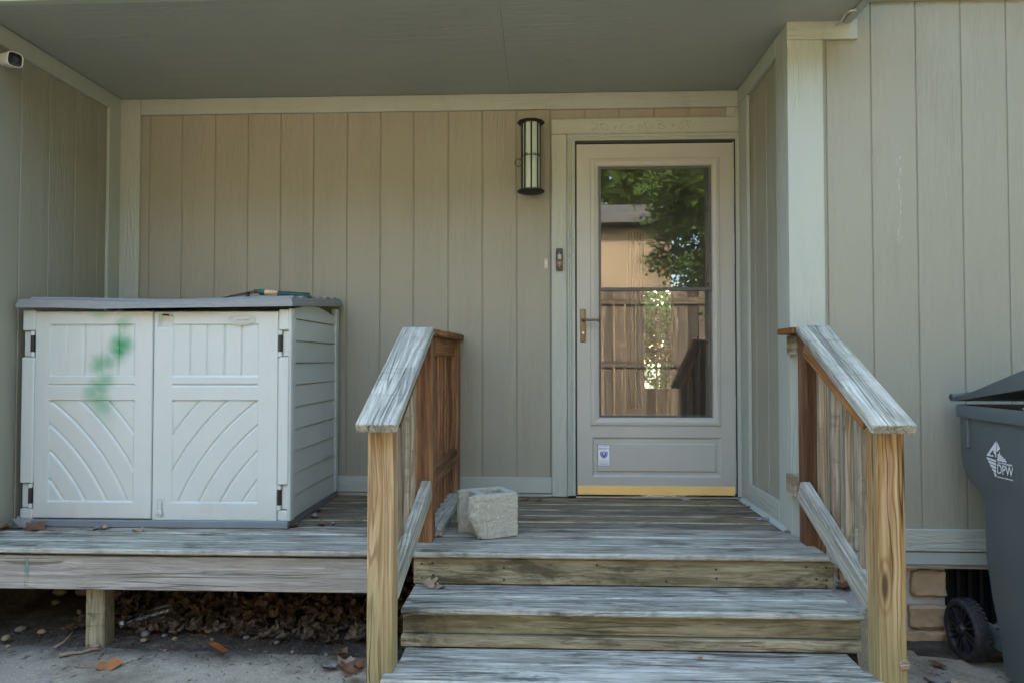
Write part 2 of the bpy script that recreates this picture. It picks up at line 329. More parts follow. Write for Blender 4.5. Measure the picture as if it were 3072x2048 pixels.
def beam(name, p0, p1, w, t, mat, parent=None, up=(0, 0, 1), bev=.003, nx=1, wob=0.0, seg=1):
    """straight timber: local X along p0-p1, width w on local Y, thickness t on local Z (nearest to 'up')"""
    p0, p1 = Vector(p0), Vector(p1); X = (p1 - p0); L = X.length; X.normalize(); Z = Vector(up); Z = (Z - X * Z.dot(X)).normalized(); Y = Z.cross(X)
    mw = Matrix(((X.x, Y.x, Z.x, 0), (X.y, Y.y, Z.y, 0), (X.z, Y.z, Z.z, 0), (0, 0, 0, 1))); mw.translation = (p0 + p1) / 2
    SEED[0] += 1
    return mk(name, boxg(L, w, t, bev, nx, wob, SEED[0], seg), mat, parent, mw)
def box(name, x0, x1, y0, y1, z0, z1, mat, parent=None, bev=.002, seg=1):
    v, f = boxg(x1 - x0, y1 - y0, z1 - z0, bev, seg=seg); c = np.array(((x0 + x1) / 2, (y0 + y1) / 2, (z0 + z1) / 2))
    return mk(name, (np.array(v) + c, f), mat, parent)
def vboard(name, x0, x1, y0, y1, z0, z1, mat, parent=None, bev=.002, face='y', nx=1, wob=0.):     # vertical board
    if face == 'y': return beam(name, ((x0 + x1) / 2, (y0 + y1) / 2, z0), ((x0 + x1) / 2, (y0 + y1) / 2, z1), x1 - x0, y1 - y0, mat, parent, (0, -1, 0), bev, nx, wob)
    return beam(name, ((x0 + x1) / 2, (y0 + y1) / 2, z0), ((x0 + x1) / 2, (y0 + y1) / 2, z1), y1 - y0, x1 - x0, mat, parent, (1, 0, 0), bev, nx, wob)
def hboard(name, x0, x1, y0, y1, z0, z1, mat, parent=None, bev=.002, nx=1, wob=0.):              # board along X
    return beam(name, (x0, (y0 + y1) / 2, (z0 + z1) / 2), (x1, (y0 + y1) / 2, (z0 + z1) / 2), y1 - y0, z1 - z0, mat, parent, (0, 0, 1), bev, nx, wob)
def dboard(name, x0, x1, y0, y1, z0, z1, mat, parent=None, bev=.002, nx=1, wob=0.):              # board along Y
    return beam(name, ((x0 + x1) / 2, y0, (z0 + z1) / 2), ((x0 + x1) / 2, y1, (z0 + z1) / 2), x1 - x0, z1 - z0, mat, parent, (0, 0, 1), bev, nx, wob)
def joinvf(*parts):
    V, F = [], []
    for v, f in parts:
        o = len(V); V += [tuple(p) for p in v]; F += [[i + o for i in q] for q in f]
    return V, F
def boxvf(x0, x1, y0, y1, z0, z1, bev=0.0):
    v, f = boxg(x1 - x0, y1 - y0, z1 - z0, bev); return np.array(v) + np.array(((x0 + x1) / 2, (y0 + y1) / 2, (z0 + z1) / 2)), f
def lathe(prof, axis='z', c=(0, 0, 0), n=24, a0=0.0, a1=2 * math.pi):
    """prof: (radius, height) list"""
    full = abs(a1 - a0 - 2 * math.pi) < 1e-6; k = n if full else n + 1; V, F = [], []
    for r, h in prof:
        for i in range(k):
            a = a0 + (a1 - a0) * i / n; x, y = r * math.cos(a), r * math.sin(a)
            p = {'z': (x, y, h), 'x': (h, x, y), 'y': (x, h, y)}[axis]; V.append((c[0] + p[0], c[1] + p[1], c[2] + p[2]))
    for j in range(len(prof) - 1):
        for i in range(n if full else n):
            i2 = (i + 1) % k
            F.append([j * k + i, j * k + i2, (j + 1) * k + i2, (j + 1) * k + i])
    return V, F
def tube(pts, r, n=8, caps=True, flat=1.0):
    pts = [Vector(p) for p in pts]; rs = r if isinstance(r, (list, tuple)) else [r] * len(pts); V, F = [], []
    prev = None
    for i, p in enumerate(pts):
        d = (pts[min(i + 1, len(pts) - 1)] - pts[max(i - 1, 0)]).normalized()
        a = prev if prev is not None else (Vector((0, 0, 1)) if abs(d.z) < .9 else Vector((1, 0, 0)))
        u = (a - d * a.dot(d)).normalized(); prev = u; w = d.cross(u)
        for k in range(n):
            t = 2 * math.pi * k / n; V.append(tuple(p + (u * math.cos(t) * flat + w * math.sin(t)) * rs[i]))
    for i in range(len(pts) - 1):
        for k in range(n):
            k2 = (k + 1) % n; F.append([i * n + k, i * n + k2, (i + 1) * n + k2, (i + 1) * n + k])
    if caps: F.append(list(range(n))[::-1]); F.append([(len(pts) - 1) * n + k for k in range(n)])
    return V, F
def prism(poly, axis, a, b):
    """extrude a 2-D polygon (ccw) along an axis from a to b"""
    n = len(poly); V = []
    for h in (a, b):
        for p, q in poly: V.append({'x': (h, p, q), 'y': (p, h, q), 'z': (p, q, h)}[axis])
    F = [[i, (i + 1) % n, n + (i + 1) % n, n + i] for i in range(n)] + [list(range(n))[::-1], list(range(n, 2 * n))]
    return V, F
def textvf(s, size, mw, depth=.0004, shear=0.0, sx=1.0):
    cu = bpy.data.curves.new('lettering', 'FONT'); cu.body = s; cu.size = size; cu.align_x = 'CENTER'; cu.align_y = 'CENTER'; cu.extrude = depth; cu.shear = shear; cu.resolution_u = 3
    o = bpy.data.objects.new('lettering', cu); COL.objects.link(o); bpy.context.view_layer.update()
    me = bpy.data.meshes.new_from_object(o.evaluated_get(bpy.context.evaluated_depsgraph_get()))
    V = [tuple(mw @ Vector((v.co.x * sx, v.co.y, v.co.z))) for v in me.vertices]; F = [list(p.vertices) for p in me.polygons]
    bpy.data.objects.remove(o); bpy.data.curves.remove(cu); bpy.data.meshes.remove(me); return V, F
def smoothed(o, angle=40):
    me = o.data; me.polygons.foreach_set('use_smooth', [True] * len(me.polygons)); me.set_sharp_from_angle(angle=R(angle)); return o
def gz(x): return -.465 - .02 * max(-4, min(4, x))

# ------------------------------------------------------------------ ground
def ground():
    xs = [-150, -60, -25, -12, -7, -5] + list(np.linspace(-4, 4, 81)) + [5, 7, 12, 25, 60, 150]
    ys = [-150, -60, -25, -14, -9, -7, -5] + list(np.linspace(-4, .2, 70)) + [3, 8, 20, 60, 150]
    V, F = [], []
    for y in ys:
        for x in xs:
            z = gz(x) - .012
            if -4 <= x <= 4 and -2 < y <= .2:
                k = max(0, min(1, (y + 1.15) / .5)); z += k * .035 + (.012 * noise.noise(Vector((x * 6, y * 6, 0))) + .006 * noise.noise(Vector((x * 17, y * 17, 3)))) * max(0, min(1, (y + 1.22) / .15))
            V.append((x, y, z))
    n = len(xs)
    for j in range(len(ys) - 1):
        for i in range(n - 1): F.append([j * n + i, j * n + i + 1, (j + 1) * n + i + 1, (j + 1) * n + i])
    return tag(mk('ground', (V, F), 'soil', smooth=True), None, kind='structure')
ground()
def patio():
    V, F = [], []; xs = list(np.linspace(-5, 5, 101)); rows = 12
    for i, x in enumerate(xs):
        yb = -1.17 + .035 * noise.noise(Vector((x * 3, 0, 0))) + .015 * noise.noise(Vector((x * 11, 4, 0)))
        if x > .95: yb = -.70
        for j in range(rows + 1):
            y = yb + (-5.5 - yb) * (j / rows) ** 1.6; V.append((x, y, gz(x)))
        V.append((x, yb, gz(x) - .08))
    n = rows + 2
    for i in range(len(xs) - 1):
        for j in range(rows): F.append([i * n + j, i * n + j + 1, (i + 1) * n + j + 1, (i + 1) * n + j])
        F.append([i * n + rows + 1, i * n, (i + 1) * n, (i + 1) * n + rows + 1])
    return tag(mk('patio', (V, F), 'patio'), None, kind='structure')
patio()

# ------------------------------------------------------------------ the house
HX0, HX1, HY1 = -7.0, 5.2, 8.2
house = thing('house', 'tan panelled house with recessed porch, grey trim boards and a storm door', 'house', (0, 4, -.5))
G = .0026
ZC = 2.335
# back wall of the porch
gx = [-2.72, -2.534, -2.337, -2.136, -1.938, -1.742, -1.545, -1.345, -1.148, -.951, -.747, -.547, -.347, -.15]
for a, b in zip(gx[:-1], gx[1:]): vboard('siding_plank', a + G, b - G, 0, .014, -.02, 2.30, 'siding', house, .0025)
gt = [-.15, .05, .25, .45, .65, .95]
for a, b in zip(gt[:-1], gt[1:]): vboard('siding_plank', a + G, b - G, 0, .014, 2.10, 2.30, 'siding', house, .0025)
mk('wall_backing', joinvf(boxvf(-2.80, -.05, .006, .12, -.5, 2.6), boxvf(.93, 1.05, .006, .12, -.5, 2.6), boxvf(-.05, .93, .006, .12, 2.07, 2.6), boxvf(-.05, .93, .008, .12, -.5, -.01)), 'groove', house)
vboard('corner_trim', -2.715, -2.583, -.021, -.001, .0, ZC - .002, 'trim', house)
hboard('frieze_trim', -2.581, .943, -.019, -.001, 2.239, ZC - .002, 'trim', house)
vboard('corner_trim', .861, .941, -.0195, -.001, 2.181, 2.237, 'trim', house)
hc = hboard('head_casing', -.144, .941, -.024, -.001, 2.091, 2.179, 'trim', house)
vboard('side_casing', -.144, -.056, -.022, -.001, .004, 2.089, 'trim', house)
hboard('base_trim', -2.58, -.146, -.020, -.001, .023, .113, 'trim', house)
hboard('base_flashing', -2.58, -.06, -.010, -.001, .001, .020, 'flash', house, .001)
# brick mould: stepped profile, left, top, right
def mould(name, poly, axis, a, b): return mk(name, prism(poly, axis, a, b), 'trim', house)
mould('brick_mould', [(-.054, -.001), (-.054, -.034), (-.046, -.038), (-.038, -.032), (-.034, -.034), (-.026, -.026), (-.010, -.024), (-.010, -.001)], 'z', .012, 2.050)
mould('brick_mould', [(.908, -.001), (.908, -.024), (.916, -.026), (.924, -.033), (.932, -.038), (.9405, -.034), (.9405, -.001)][::-1], 'z', .012, 2.050)
mk('brick_mould', (lambda p: prism(p, 'x', -.054, .9405))([(-.001, 2.088), (-.034, 2.088), (-.038, 2.080), (-.032, 2.072), (-.034, 2.066), (-.026, 2.058), (-.024, 2.051), (-.001, 2.051)]), 'trim', house)
mk('door_jamb', joinvf(boxvf(-.0095, -.003, -.022, .10, .012, 2.0495), boxvf(.897, .9075, -.022, .10, .012, 2.0495), boxvf(-.003, .897, -.022, .10, 2.035, 2.0495)), 'seal', house)
box('threshold', -.0095, .9075, -.05, .11, .002, .0115, 'steel', house, .002)
# left side wall of the porch
XL = -2.72
ge = [-.002, -.206, -.40, -.605, -.808, -1.01, -1.21]
for a, b in zip(ge[1:], ge[:-1]): vboard('siding_plank', XL - .014, XL, a + G, b - G, -.30, 2.30, 'siding', house, .0025, face='x')
mk('wall_backing', boxvf(XL - .12, XL - .006, -1.26, .008, -.5, 2.6), 'groove', house)
vboard('corner_trim', XL + .001, XL + .020, -.132, -.022, .0, ZC - .002, 'trim', house, face='x')
dboard('frieze_trim', XL + .001, XL + .021, -1.21, -.133, 2.244, ZC - .002, 'trim', house)
vboard('corner_trim', XL - .15, XL + .02, -1.285, -1.262, -.3, 2.6, 'trim', house)
for k in range(20):
    x = XL - .155 - k * .2; vboard('siding_plank', x - .2 + G, x - G, -1.262, -1.248, -.2, 2.6, 'siding', house, .0025)
mk('wall_backing', boxvf(HX0, XL - .12, -1.252, -1.14, -.5, 2.6), 'groove', house)
# right side wall of the recess
XR = .944
for a, b in ((-.68, -.469), (-.469, -.268), (-.268, -.066)): vboard('siding_plank', XR, XR + .014, a + G, b - G, .02, 2.30, 'siding', house, .0025, face='x')
mk('wall_backing', boxvf(XR + .006, XR + .1, -.815, .0, -.5, 2.6), 'groove', house)
vboard('corner_trim', XR - .0195, XR - .001, -.823, -.677, .004, ZC - .002, 'trim', house, face='x')
vboard('corner_trim', XR - .0195, XR - .001, -.19, -.040, .004, 2.242, 'trim', house, face='x')
dboard('frieze_trim', XR - .0205, XR - .001, -.675, -.022, 2.244, ZC - .002, 'trim', house)
dboard('base_trim', XR - .021, XR - .001, -.675, -.192, .012, .112, 'trim', house)
mk('base_flashing', prism([(XR - .045, .002), (XR - .022, .018), (XR - .022, .004)], 'y', -.80, -.06), 'flash', house)
# front wall right of the porch
YF = -.824
vboard('corner_board', XR - .020, 1.085, YF - .021, YF - .001, -.10, 2.252, 'trim', house)
hboard('corner_board', XR - .020, 1.244, YF - .0205, YF - .001, 2.2535, 2.345, 'trim', house)
gf = [.95, 1.106] + [1.106 + .2025 * k for k in range(1, 20)]
for a, b in zip(gf[:-1], gf[1:]): vboard('siding_plank', a + G, b - G, YF, YF + .014, -.06, 2.62, 'siding_front', house, .0025)
mk('wall_backing', boxvf(.95, HX1, YF + .006, YF + .10, -.14, 2.64), 'groove', house)
hboard('frieze_trim', 1.245, HX1, YF - .024, YF - .001, 2.43, 2.56, 'trim', house)
hboard('skirt_trim', 1.086, HX1, YF - .019, YF - .001, -.071, .026, 'trim', house)
hboard('drip_edge', 1.0, HX1, YF - .012, YF - .002, -.131, -.078, 'flash', house, .001)
hboard('sill_board', 1.0, HX1, YF - .004, YF + .05, -.152, -.133, 'rim', house, .001)
# stone foundation: stones proud of recessed mortar, then a dark crawl-space vent
fo = mk('foundation', joinvf(boxvf(.96, 1.632, -.775, -.66, -.62, -.155), boxvf(2.12, HX1, -.775, -.66, -.62, -.155), boxvf(1.632, 2.12, -.775, -.66, -.62, -.43)), 'mortar', house)
def stone(x0, x1, z0, z1, sd):
    bm = bmesh.new(); bmesh.ops.create_cube(bm, size=1); bmesh.ops.scale(bm, vec=(x1 - x0, .10, z1 - z0), verts=bm.verts)
    bmesh.ops.subdivide_edges(bm, edges=bm.edges[:], cuts=9, use_grid_fill=True)
    w, h = (x1 - x0) / 2, (z1 - z0) / 2
    for v in bm.verts:
        e = max(abs(v.co.x) / w, abs(v.co.z) / h); p = v.co * 14 + Vector((sd * 3.7, 0, 0))
        if e > .85: v.co.y += .012 * (e - .85) / .15
        v.co.x *= 1 - .03 * (abs(v.co.z) / h) ** 6; v.co.z *= 1 - .05 * (abs(v.co.x) / w) ** 6
        v.co += Vector((noise.noise(p), noise.noise(p + Vector((9, 0, 0))), noise.noise(p + Vector((0, 9, 0))))) * .008 + Vector((noise.noise(p * 3.1), 1.6 * noise.noise(p * 2.7), noise.noise(p * 2.9))) * .005
        v.co.x += (x0 + x1) / 2; v.co.z += (z0 + z1) / 2; v.co.y += -.755
    smoothed(mk('stone', bmout(bm), 'stone', fo), 28)
for i, (a, b, c, d) in enumerate(((1.475, 1.632, -.292, -.172), (1.462, 1.628, -.432, -.325), (1.44, 1.63, -.505, -.445), (1.15, 1.455, -.30, -.17), (1.20, 1.44, -.44, -.325), (1.0, 1.18, -.44, -.33), (.98, 1.135, -.30, -.175), (1.05, 1.42, -.51, -.455), (2.13, 2.4, -.33, -.17), (2.13, 2.5, -.49, -.35))): stone(a, b, c, d, i)
ve = mk('crawl_vent', boxvf(1.63, 2.125, -.70, -.66, -.44, -.153), 'void', house)
for k in range(9): box('vent_bar', 1.66 + k * .052, 1.674 + k * .052, -.73, -.702, -.43, -.154, 'black', ve, .001)
# porch foundation behind the deck
mk('foundation', boxvf(-2.72, .96, -.02, .006, -.62, -.03), 'footing', house); mk('foundation', boxvf(-2.7195, -2.7115, -1.20, -.021, -.62, -.03), 'soil', house)
# porch ceiling in two painted sheets, fascia, end board
box('ceiling_sheet', -2.70, -.3840, -1.154, .0, ZC, ZC + .012, 'ceiling', house, 0)
box('ceiling_sheet', -.3835, 1.172, -1.154, .0, ZC + .0006, ZC + .012, 'ceiling', house, 0)
hboard('fascia', -2.72, 1.245, -1.196, -1.156, ZC - .008, ZC + .16, 'trim', house)
dboard('fascia', 1.174, 1.212, -1.154, -.848, ZC - .012, ZC + .15, 'ceiling', house)
mk('soffit', joinvf(boxvf(1.25, HX1, -1.04, YF + .01, 2.625, 2.637), boxvf(HX0, XL - .02, -1.60, -1.25, 2.625, 2.637)), 'ceiling', house)
mk('porch_roof_deck', boxvf(-2.72, 1.21, -1.154, .008, ZC + .15, ZC + .165), 'groove', house)
# gable roof
def roof():
    ye, yr_, yb, ze, zr = -1.06, 3.5, 8.6, 2.64, 4.75; x0, x1 = HX0 - .3, HX1 + .3
    a = [(ye, ze), (yr_, zr), (yb, ze), (yb, ze + .16), (yr_, zr + .17), (ye, ze + .16)]
    return mk('roof', prism(a, 'x', x0, x1), 'roof', house)
roof()
for x in (HX0, HX1 - .12):
    mk('gable_wall', prism([(-1.2 if x < 0 else -.8, -.5), (HY1, -.5), (HY1, 2.6), (3.5, 4.66), (-1.2 if x < 0 else -.8, 2.62)], 'x', x, x + .12), 'siding', house)
# far wall of the house with an open window the hall looks out of
WX0, WX1, WZ0, WZ1 = .955, 1.285, .46, 1.60
mk('hall_partition', joinvf(boxvf(-1.2, WX0, 4.0, 4.1, -.05, 2.45), boxvf(WX1, 2.3, 4.0, 4.1, -.05, 2.45), boxvf(WX0, WX1, 4.0, 4.1, WZ1, 2.45), boxvf(WX0, WX1, 4.0, 4.1, -.05, WZ0),
    boxvf(-1.3, -1.2, .12, 4.1, -.05, 2.45), boxvf(2.3, 2.4, .12, 4.1, -.05, 2.45), boxvf(-1.3, 2.4, .12, 4.1, 2.45, 2.5)), 'inner', house)
mk('hall_floor', boxvf(-1.3, 2.4, .112, 4.1, -.08, .0), 'inner_wood', house)
hw = mk('hall_window', joinvf(boxvf(WX0 - .05, WX0, 3.96, 4.0, WZ0 - .05, WZ1 + .05), boxvf(WX1, WX1 + .05, 3.96, 4.0, WZ0 - .05, WZ1 + .05), boxvf(WX0, WX1, 3.96, 4.0, WZ1, WZ1 + .05), boxvf(WX0, WX1, 3.94, 4.0, WZ0 - .05, WZ0), boxvf(WX0, WX1, 4.02, 4.06, .87, .905), boxvf(1.10, 1.115, 4.03, 4.05, WZ0, .87)), 'inner', house)
mk('pane', boxvf(WX0, WX1, 4.04, 4.045, WZ0, WZ1), 'winglass', hw)
def curtain():
    V, F = [], []; n = 36
    for j, z in enumerate((2.2, 1.7, 1.2, .7, .25)):
        for i in range(n + 1):
            u = i / n; w = (.20, .19, .15, .12, .17)[j]; V.append((.76 + u * w, 3.86 + .02 * math.sin(u * 38 + j * .4), z))
    for j in range(4):
        for i in range(n): F.append([j * (n + 1) + i, j * (n + 1) + i + 1, (j + 1) * (n + 1) + i + 1, (j + 1) * (n + 1) + i])
    return V, F
tag(mk('curtain', curtain(), 'inner', smooth=True), 'thin tan curtain gathered beside the hall window behind the glass', 'curtain')
# banister in the hall
bn = thing('stair_banister', 'dark wooden stair banister seen through the lower storm door glass', 'banister', (.85, .75, 0))
beam('handrail', (.70, .75, .60), (.86, .75, .925), .05, .06, 'inner_wood', bn, bev=.008); beam('handrail', (.855, .75, .925), (1.12, .75, .93), .05, .05, 'inner_wood', bn, bev=.008)
for k in range(7): x = .735 + k * .062; beam('baluster', (x, .75, .0), (x, .75, min(.90, .60 + (x - .70) * 2.0)), .026, .026, 'inner_wood', bn, up=(0, -1, 0), bev=.004)
beam('bottom_rail', (.69, .75, .03), (1.14, .75, .03), .05, .05, 'inner_wood', bn)
# outer rear wall with a window opening in line
mk('rear_wall', joinvf(boxvf(HX0, .9, HY1 - .12, HY1, -.5, 2.62), boxvf(2.6, HX1, HY1 - .12, HY1, -.5, 2.62), boxvf(.9, 2.6, HY1 - .12, HY1, 2.35, 2.62), boxvf(.9, 2.6, HY1 - .12, HY1, -.5, .2)), 'siding', house)

# storm door: stepped frame, lower raised panel, upper and lower glass
def ringloft(rects):
    V, F = [], []
    for x0, x1, z0, z1, y in rects: V += [(x0, y, z0), (x1, y, z0), (x1, y, z1), (x0, y, z1)]
    for j in range(len(rects) - 1):
        for i in range(4):
            k = (i + 1) % 4; F.append([j * 4 + i, j * 4 + k, (j + 1) * 4 + k, (j + 1) * 4 + i])
    return V, F
DY = -.030
dv1 = ringloft([(.0, .89, .378, 2.026, .0), (.0, .89, .378, 2.026, DY), (.076, .815, .410, 1.944, DY), (.080, .811, .414, 1.940, DY - .007), (.098, .793, .432, 1.922, DY - .009), (.122, .775, .452, 1.902, DY - .003), (.127, .770, .456, 1.897, DY + .004), (.127, .770, .456, 1.897, .004)])
dv2 = ringloft([(.0, .89, .020, .378, .0), (.0, .89, .020, .378, DY), (.085, .815, .120, .345, DY), (.096, .804, .131, .334, DY + .008), (.112, .788, .147, .310, DY + .008), (.119, .781, .154, .303, DY + .001)])
V, F = joinvf(dv1, dv2); F.append([len(V) - 4 + i for i in range(4)])
door = mk('storm_door', (V, F), 'door', house)
gl = mk('glass_pane', boxvf(.138, .760, -.014, -.010, 1.196, 1.888), 'glass', door); gl2 = mk('glass_pane', boxvf(.138, .760, -.008, -.004, .466, 1.182), 'glass', door)
def frame(x0, x1, z0, z1, w, y0, y1): return joinvf(boxvf(x0, x0 + w, y0, y1, z0, z1), boxvf(x1 - w, x1, y0, y1, z0, z1), boxvf(x0 + w, x1 - w, y0, y1, z0, z0 + w), boxvf(x0 + w, x1 - w, y0, y1, z1 - w, z1))
mk('sash', frame(.1275, .7695, 1.180, 1.8965, .013, -.022, -.004), 'screenframe', door); mk('sash', frame(.128, .769, .4565, 1.196, .013, -.003, .003), 'screenframe', door)
box('meeting_rail', .138, .760, -.0235, -.0045, 1.179, 1.199, 'screenframe', door)
box('door_sweep', .001, .889, -.0365, -.0305, .020, .070, 'brass', door, .0015)
box('hinge_strip', .8905, .8965, -.034, -.012, .03, 2.03, 'door', door, .001)
for z0, z1 in ((.12, .22), (.50, .58), (1.33, 1.50), (1.66, 1.88)): box('hinge_leaf', .8845, .8965, -.0385, -.0345, z0, z1, 'door', door, .001)
for x in (.101, .795): box('bead_clip', x - .008, x + .008, -.046, -.038, .415, .425, 'door', door, .001)
hd = smoothed(mk('door_handle', (lambda g: (np.array(g[0]) + np.array((.0345, -.0345, .9805)), g[1]))(boxg(.030, .009, .188, .0042, seg=3)), 'bronze', door))
mk('lever', tube([(.034, -.036, 1.012), (.034, -.075, 1.012), (.046, -.082, 1.012), (.070, -.082, 1.010), (.095, -.082, 1.011), (.118, -.080, 1.010), (.127, -.074, 1.004), (.124, -.072, .997)], [.011, .009, .008, .0065, .006, .0065, .0065, .005], 10), 'bronze', hd, smooth=True)
mk('lock_cylinder', lathe([(.0, -.0445), (.0065, -.0445), (.0075, -.0435), (.0075, -.038)], 'y', (.0345, 0, .939), 14), 'steel', hd)
# chalk blessing on the head casing
def chalkline():
    S = [[(312, 205), (335, 188), (372, 192), (392, 215), (375, 248), (335, 268), (312, 275), (335, 280), (375, 262), (400, 268), (412, 284)],
         [(470, 195), (435, 210), (440, 250), (480, 278), (522, 276), (528, 240), (505, 205), (470, 196), (445, 199), (430, 214)],
         [(602, 242), (645, 236)], [(624, 220), (620, 268)], [(752, 205), (738, 186), (705, 215), (683, 255), (690, 290), (718, 304), (738, 285)],
         [(798, 240), (856, 236)], [(832, 214), (828, 262)], [(918, 290), (930, 195), (960, 240), (1000, 176), (1012, 258)],
         [(1062, 222), (1116, 232)], [(1098, 202), (1086, 254)], [(1172, 265), (1176, 168)], [(1145, 160), (1205, 158), (1240, 180), (1180, 208), (1235, 218), (1255, 245), (1230, 263), (1165, 252)],
         [(1325, 212), (1386, 210)], [(1358, 184), (1350, 238)], [(1445, 180), (1468, 170), (1478, 195), (1430, 235), (1428, 252), (1460, 262), (1480, 240), (1490, 245)], [(1540, 150), (1545, 205), (1552, 256)]]
    V, F = [], []
    for s in S:
        P = [Vector((.082 + (px - 305) * .0004494, 2.156 - (py - 180) * .00046 - (px - 305) * 6.2e-6)) for px, py in s]
        for a, b in zip(P[:-1], P[1:]):
            d = (b - a).normalized() * .0014; nrm = Vector((-d.y, d.x)); o = len(V)
            for q in (a - d + nrm, b + d + nrm, b + d - nrm, a - d - nrm): V.append((q.x, -.0246 - .00002 * (o % 7), q.y))
            F.append([o, o + 1, o + 2, o + 3])
    return V, F
mk('chalk_writing', chalkline(), 'chalk', hc)

# ------------------------------------------------------------------ deck
deck = thing('porch_deck', 'weathered wooden porch deck of grey and brown boards', 'deck', (-.9, -.6, -.5))
y = -1.21
for k in range(9):
    y1 = min(y + .1355, -.024); lim = .953 if y1 < -.84 else XR - .004
    hboard('deck_board', -2.71, lim, y, y1, -.0235 + (.0012 if k % 2 else 0), rnd.uniform(-.0012, .0008), 'deck', deck, .006, nx=14, wob=.0016)
    y += .1425
hboard('rim_joist', -2.70, -.80, -1.19, -1.152, -.176, -.036, 'rim', deck, .003, nx=8, wob=.001)
for yy in (-.6, -.1): hboard('joist', -2.70, .93, yy - .02, yy + .02, -.165, -.027, 'rim', deck)
for xx in (-2.3, -1.7, -1.1, -.4, .2, .8): dboard('joist', xx - .019, xx + .019, -1.14, -.625, -.165, -.028, 'rim', deck)
for xx in (-2.105, -3.4): 
    if xx > -2.7: vboard('deck_post', xx - .041, xx + .041, -1.148, -1.066, gz(xx) - .06, -.177, 'riser', deck, .006)
# a strip of old green paint overspray on the rim joist
tag(box('paint_mark', -2.383, -2.365, -1.1915, -1.1908, -.172, -.042, 'green_grip', deck, 0), 'faded green paint stripe')
def paintmark():
    t = NT('faded_green_paint'); t.done((.20, .36, .28), .8); tr = t.n('BsdfTransparent'); f = t.mr(t.noise(t.scaled(t.pos(), (60, 60, 25)), 1, 4), .3, .6, .45, .95)
    m = t.n('MixShader', {0: f, 1: t.b.outputs[0], 2: tr.outputs[0]}); t.t.links.new(m.outputs[0], t.out.inputs[0]); return t.m
M['mark'] = paintmark(); bpy.data.objects['paint_mark'].data.materials[0] = M['mark']

# ------------------------------------------------------------------ steps
st = thing('porch_steps', 'weathered wooden steps with grey treads leading up to the porch deck', 'steps', (.11, -1.5, -.5))
hboard('riser', -.733, .969, -1.19, -1.152, -.1335, -.029, 'riser', st, .003, nx=8, wob=.001)
hboard('tread', -.728, .960, -1.486, -1.343, -.156, -.1335, 'step', st, .005, nx=12, wob=.0015)
hboard('tread', -.726, .958, -1.339, -1.196, -.156, -.1325, 'step', st, .005, nx=12, wob=.0015)
hboard('riser', -.727, .962, -1.449, -1.411, -.2360, -.159, 'riser', st, .003, nx=8, wob=.001)
hboard('riser', -.731, .957, -1.468, -1.430, -.2800, -.2385, 'riser', st, .003, nx=8, wob=.001)
hboard('tread', -.745, .930, -1.752, -1.612, -.302, -.2785, 'step', st, .005, nx=12, wob=.0015)
hboard('tread', -.712, .902, -1.608, -1.471, -.302, -.2790, 'step', st, .005, nx=12, wob=.0015)
hboard('riser', -.730, .920, -1.716, -1.678, -.44, -.304, 'riser', st, .003)
for xx in (-.69, .11, .88): mk('stringer', prism([(-1.15, -.5), (-1.15, -.18), (-1.40, -.18), (-1.40, -.31), (-1.66, -.31), (-1.66, -.5)], 'x', xx - .019, xx + .019), 'riser', st)
# rough concrete pier beside the steps
def rough(vf, amp, freq, cuts, mat, name, sd=0, parent=None):
    bm = bmesh.new(); vs_ = [bm.verts.new(p) for p in vf[0]]
    for f in vf[1]: bm.faces.new([vs_[i] for i in f])
    bmesh.ops.recalc_face_normals(bm, faces=bm.faces); bmesh.ops.subdivide_edges(bm, edges=bm.edges[:], cuts=cuts, use_grid_fill=True)
    for v in bm.verts:
        p = v.co * freq + Vector((sd, sd * 2, 0)); v.co += Vector((noise.noise(p), noise.noise(p + Vector((7, 0, 0))), noise.noise(p + Vector((0, 7, 0))))) * amp
    return mk(name, bmout(bm), mat, parent)
tag(smoothed(rough(boxvf(.985, 1.075, -1.36, -.83, -.52, -.165), .014, 9, 6, 'footing', 'concrete_pier'), 45), 'rough concrete pier between the steps and the stone foundation', 'pier')

# ------------------------------------------------------------------ stair railings
def knob_end(): pass
rl = thing('stair_railing', 'wooden stair railing next to the concrete block, running on level to the house wall', 'railing', (-.75, -1.0, -.45), 'stair railings')
vboard('post', -.803, -.714, -1.70, -1.611, gz(-.75), .552, 'post', rl, .004, nx=8, wob=.002)
vboard('post', -.766, -.677, -1.052, -.963, -.13, .885, 'rail_brown', rl, .004, nx=6, wob=.001)
vboard('post', -.752, -.672, -.115, -.026, .001, .890, 'rail_brown', rl, .004)
cp = beam('rail_cap', (-.753, -1.795, .560), (-.741, -1.040, .915), .137, .034, 'rail_grey', rl, bev=.006, seg=2)
cp2 = beam('rail_cap', (-.735, -1.042, .906), (-.720, -.022, .914), .14, .032, 'rail_brown', rl, bev=.006, nx=10, wob=.002)
beam('upper_rail', (-.722, -1.61, .568), (-.722, -1.055, .829), .030, .05, 'rail_brown', rl)
beam('upper_rail', (-.715, -.962, .848), (-.715, -.116, .852), .038, .088, 'rail_brown', rl)
beam('lower_rail', (-.737, -1.606, -.030), (-.699, -1.054, .232), .040, .085, 'rail_grey', rl, bev=.004, nx=8, wob=.0015)
beam('lower_rail', (-.700, -.962, .250), (-.700, -.116, .246), .038, .075, 'rail_brown', rl)
beam('sleeper_board', (-.690, -.960, .020), (-.690, -.118, .020), .085, .038, 'rail_grey', rl, bev=.004)
for k in range(4):
    yy = -1.515 + k * .13; zt = .545 + (yy + 1.61) * .47; zb = -.03 + (yy + 1.61) * .47
    vboard('baluster', -.770, -.737, yy - .016, yy + .016, zb - .045, zt + .03, 'baluster', rl, .003)
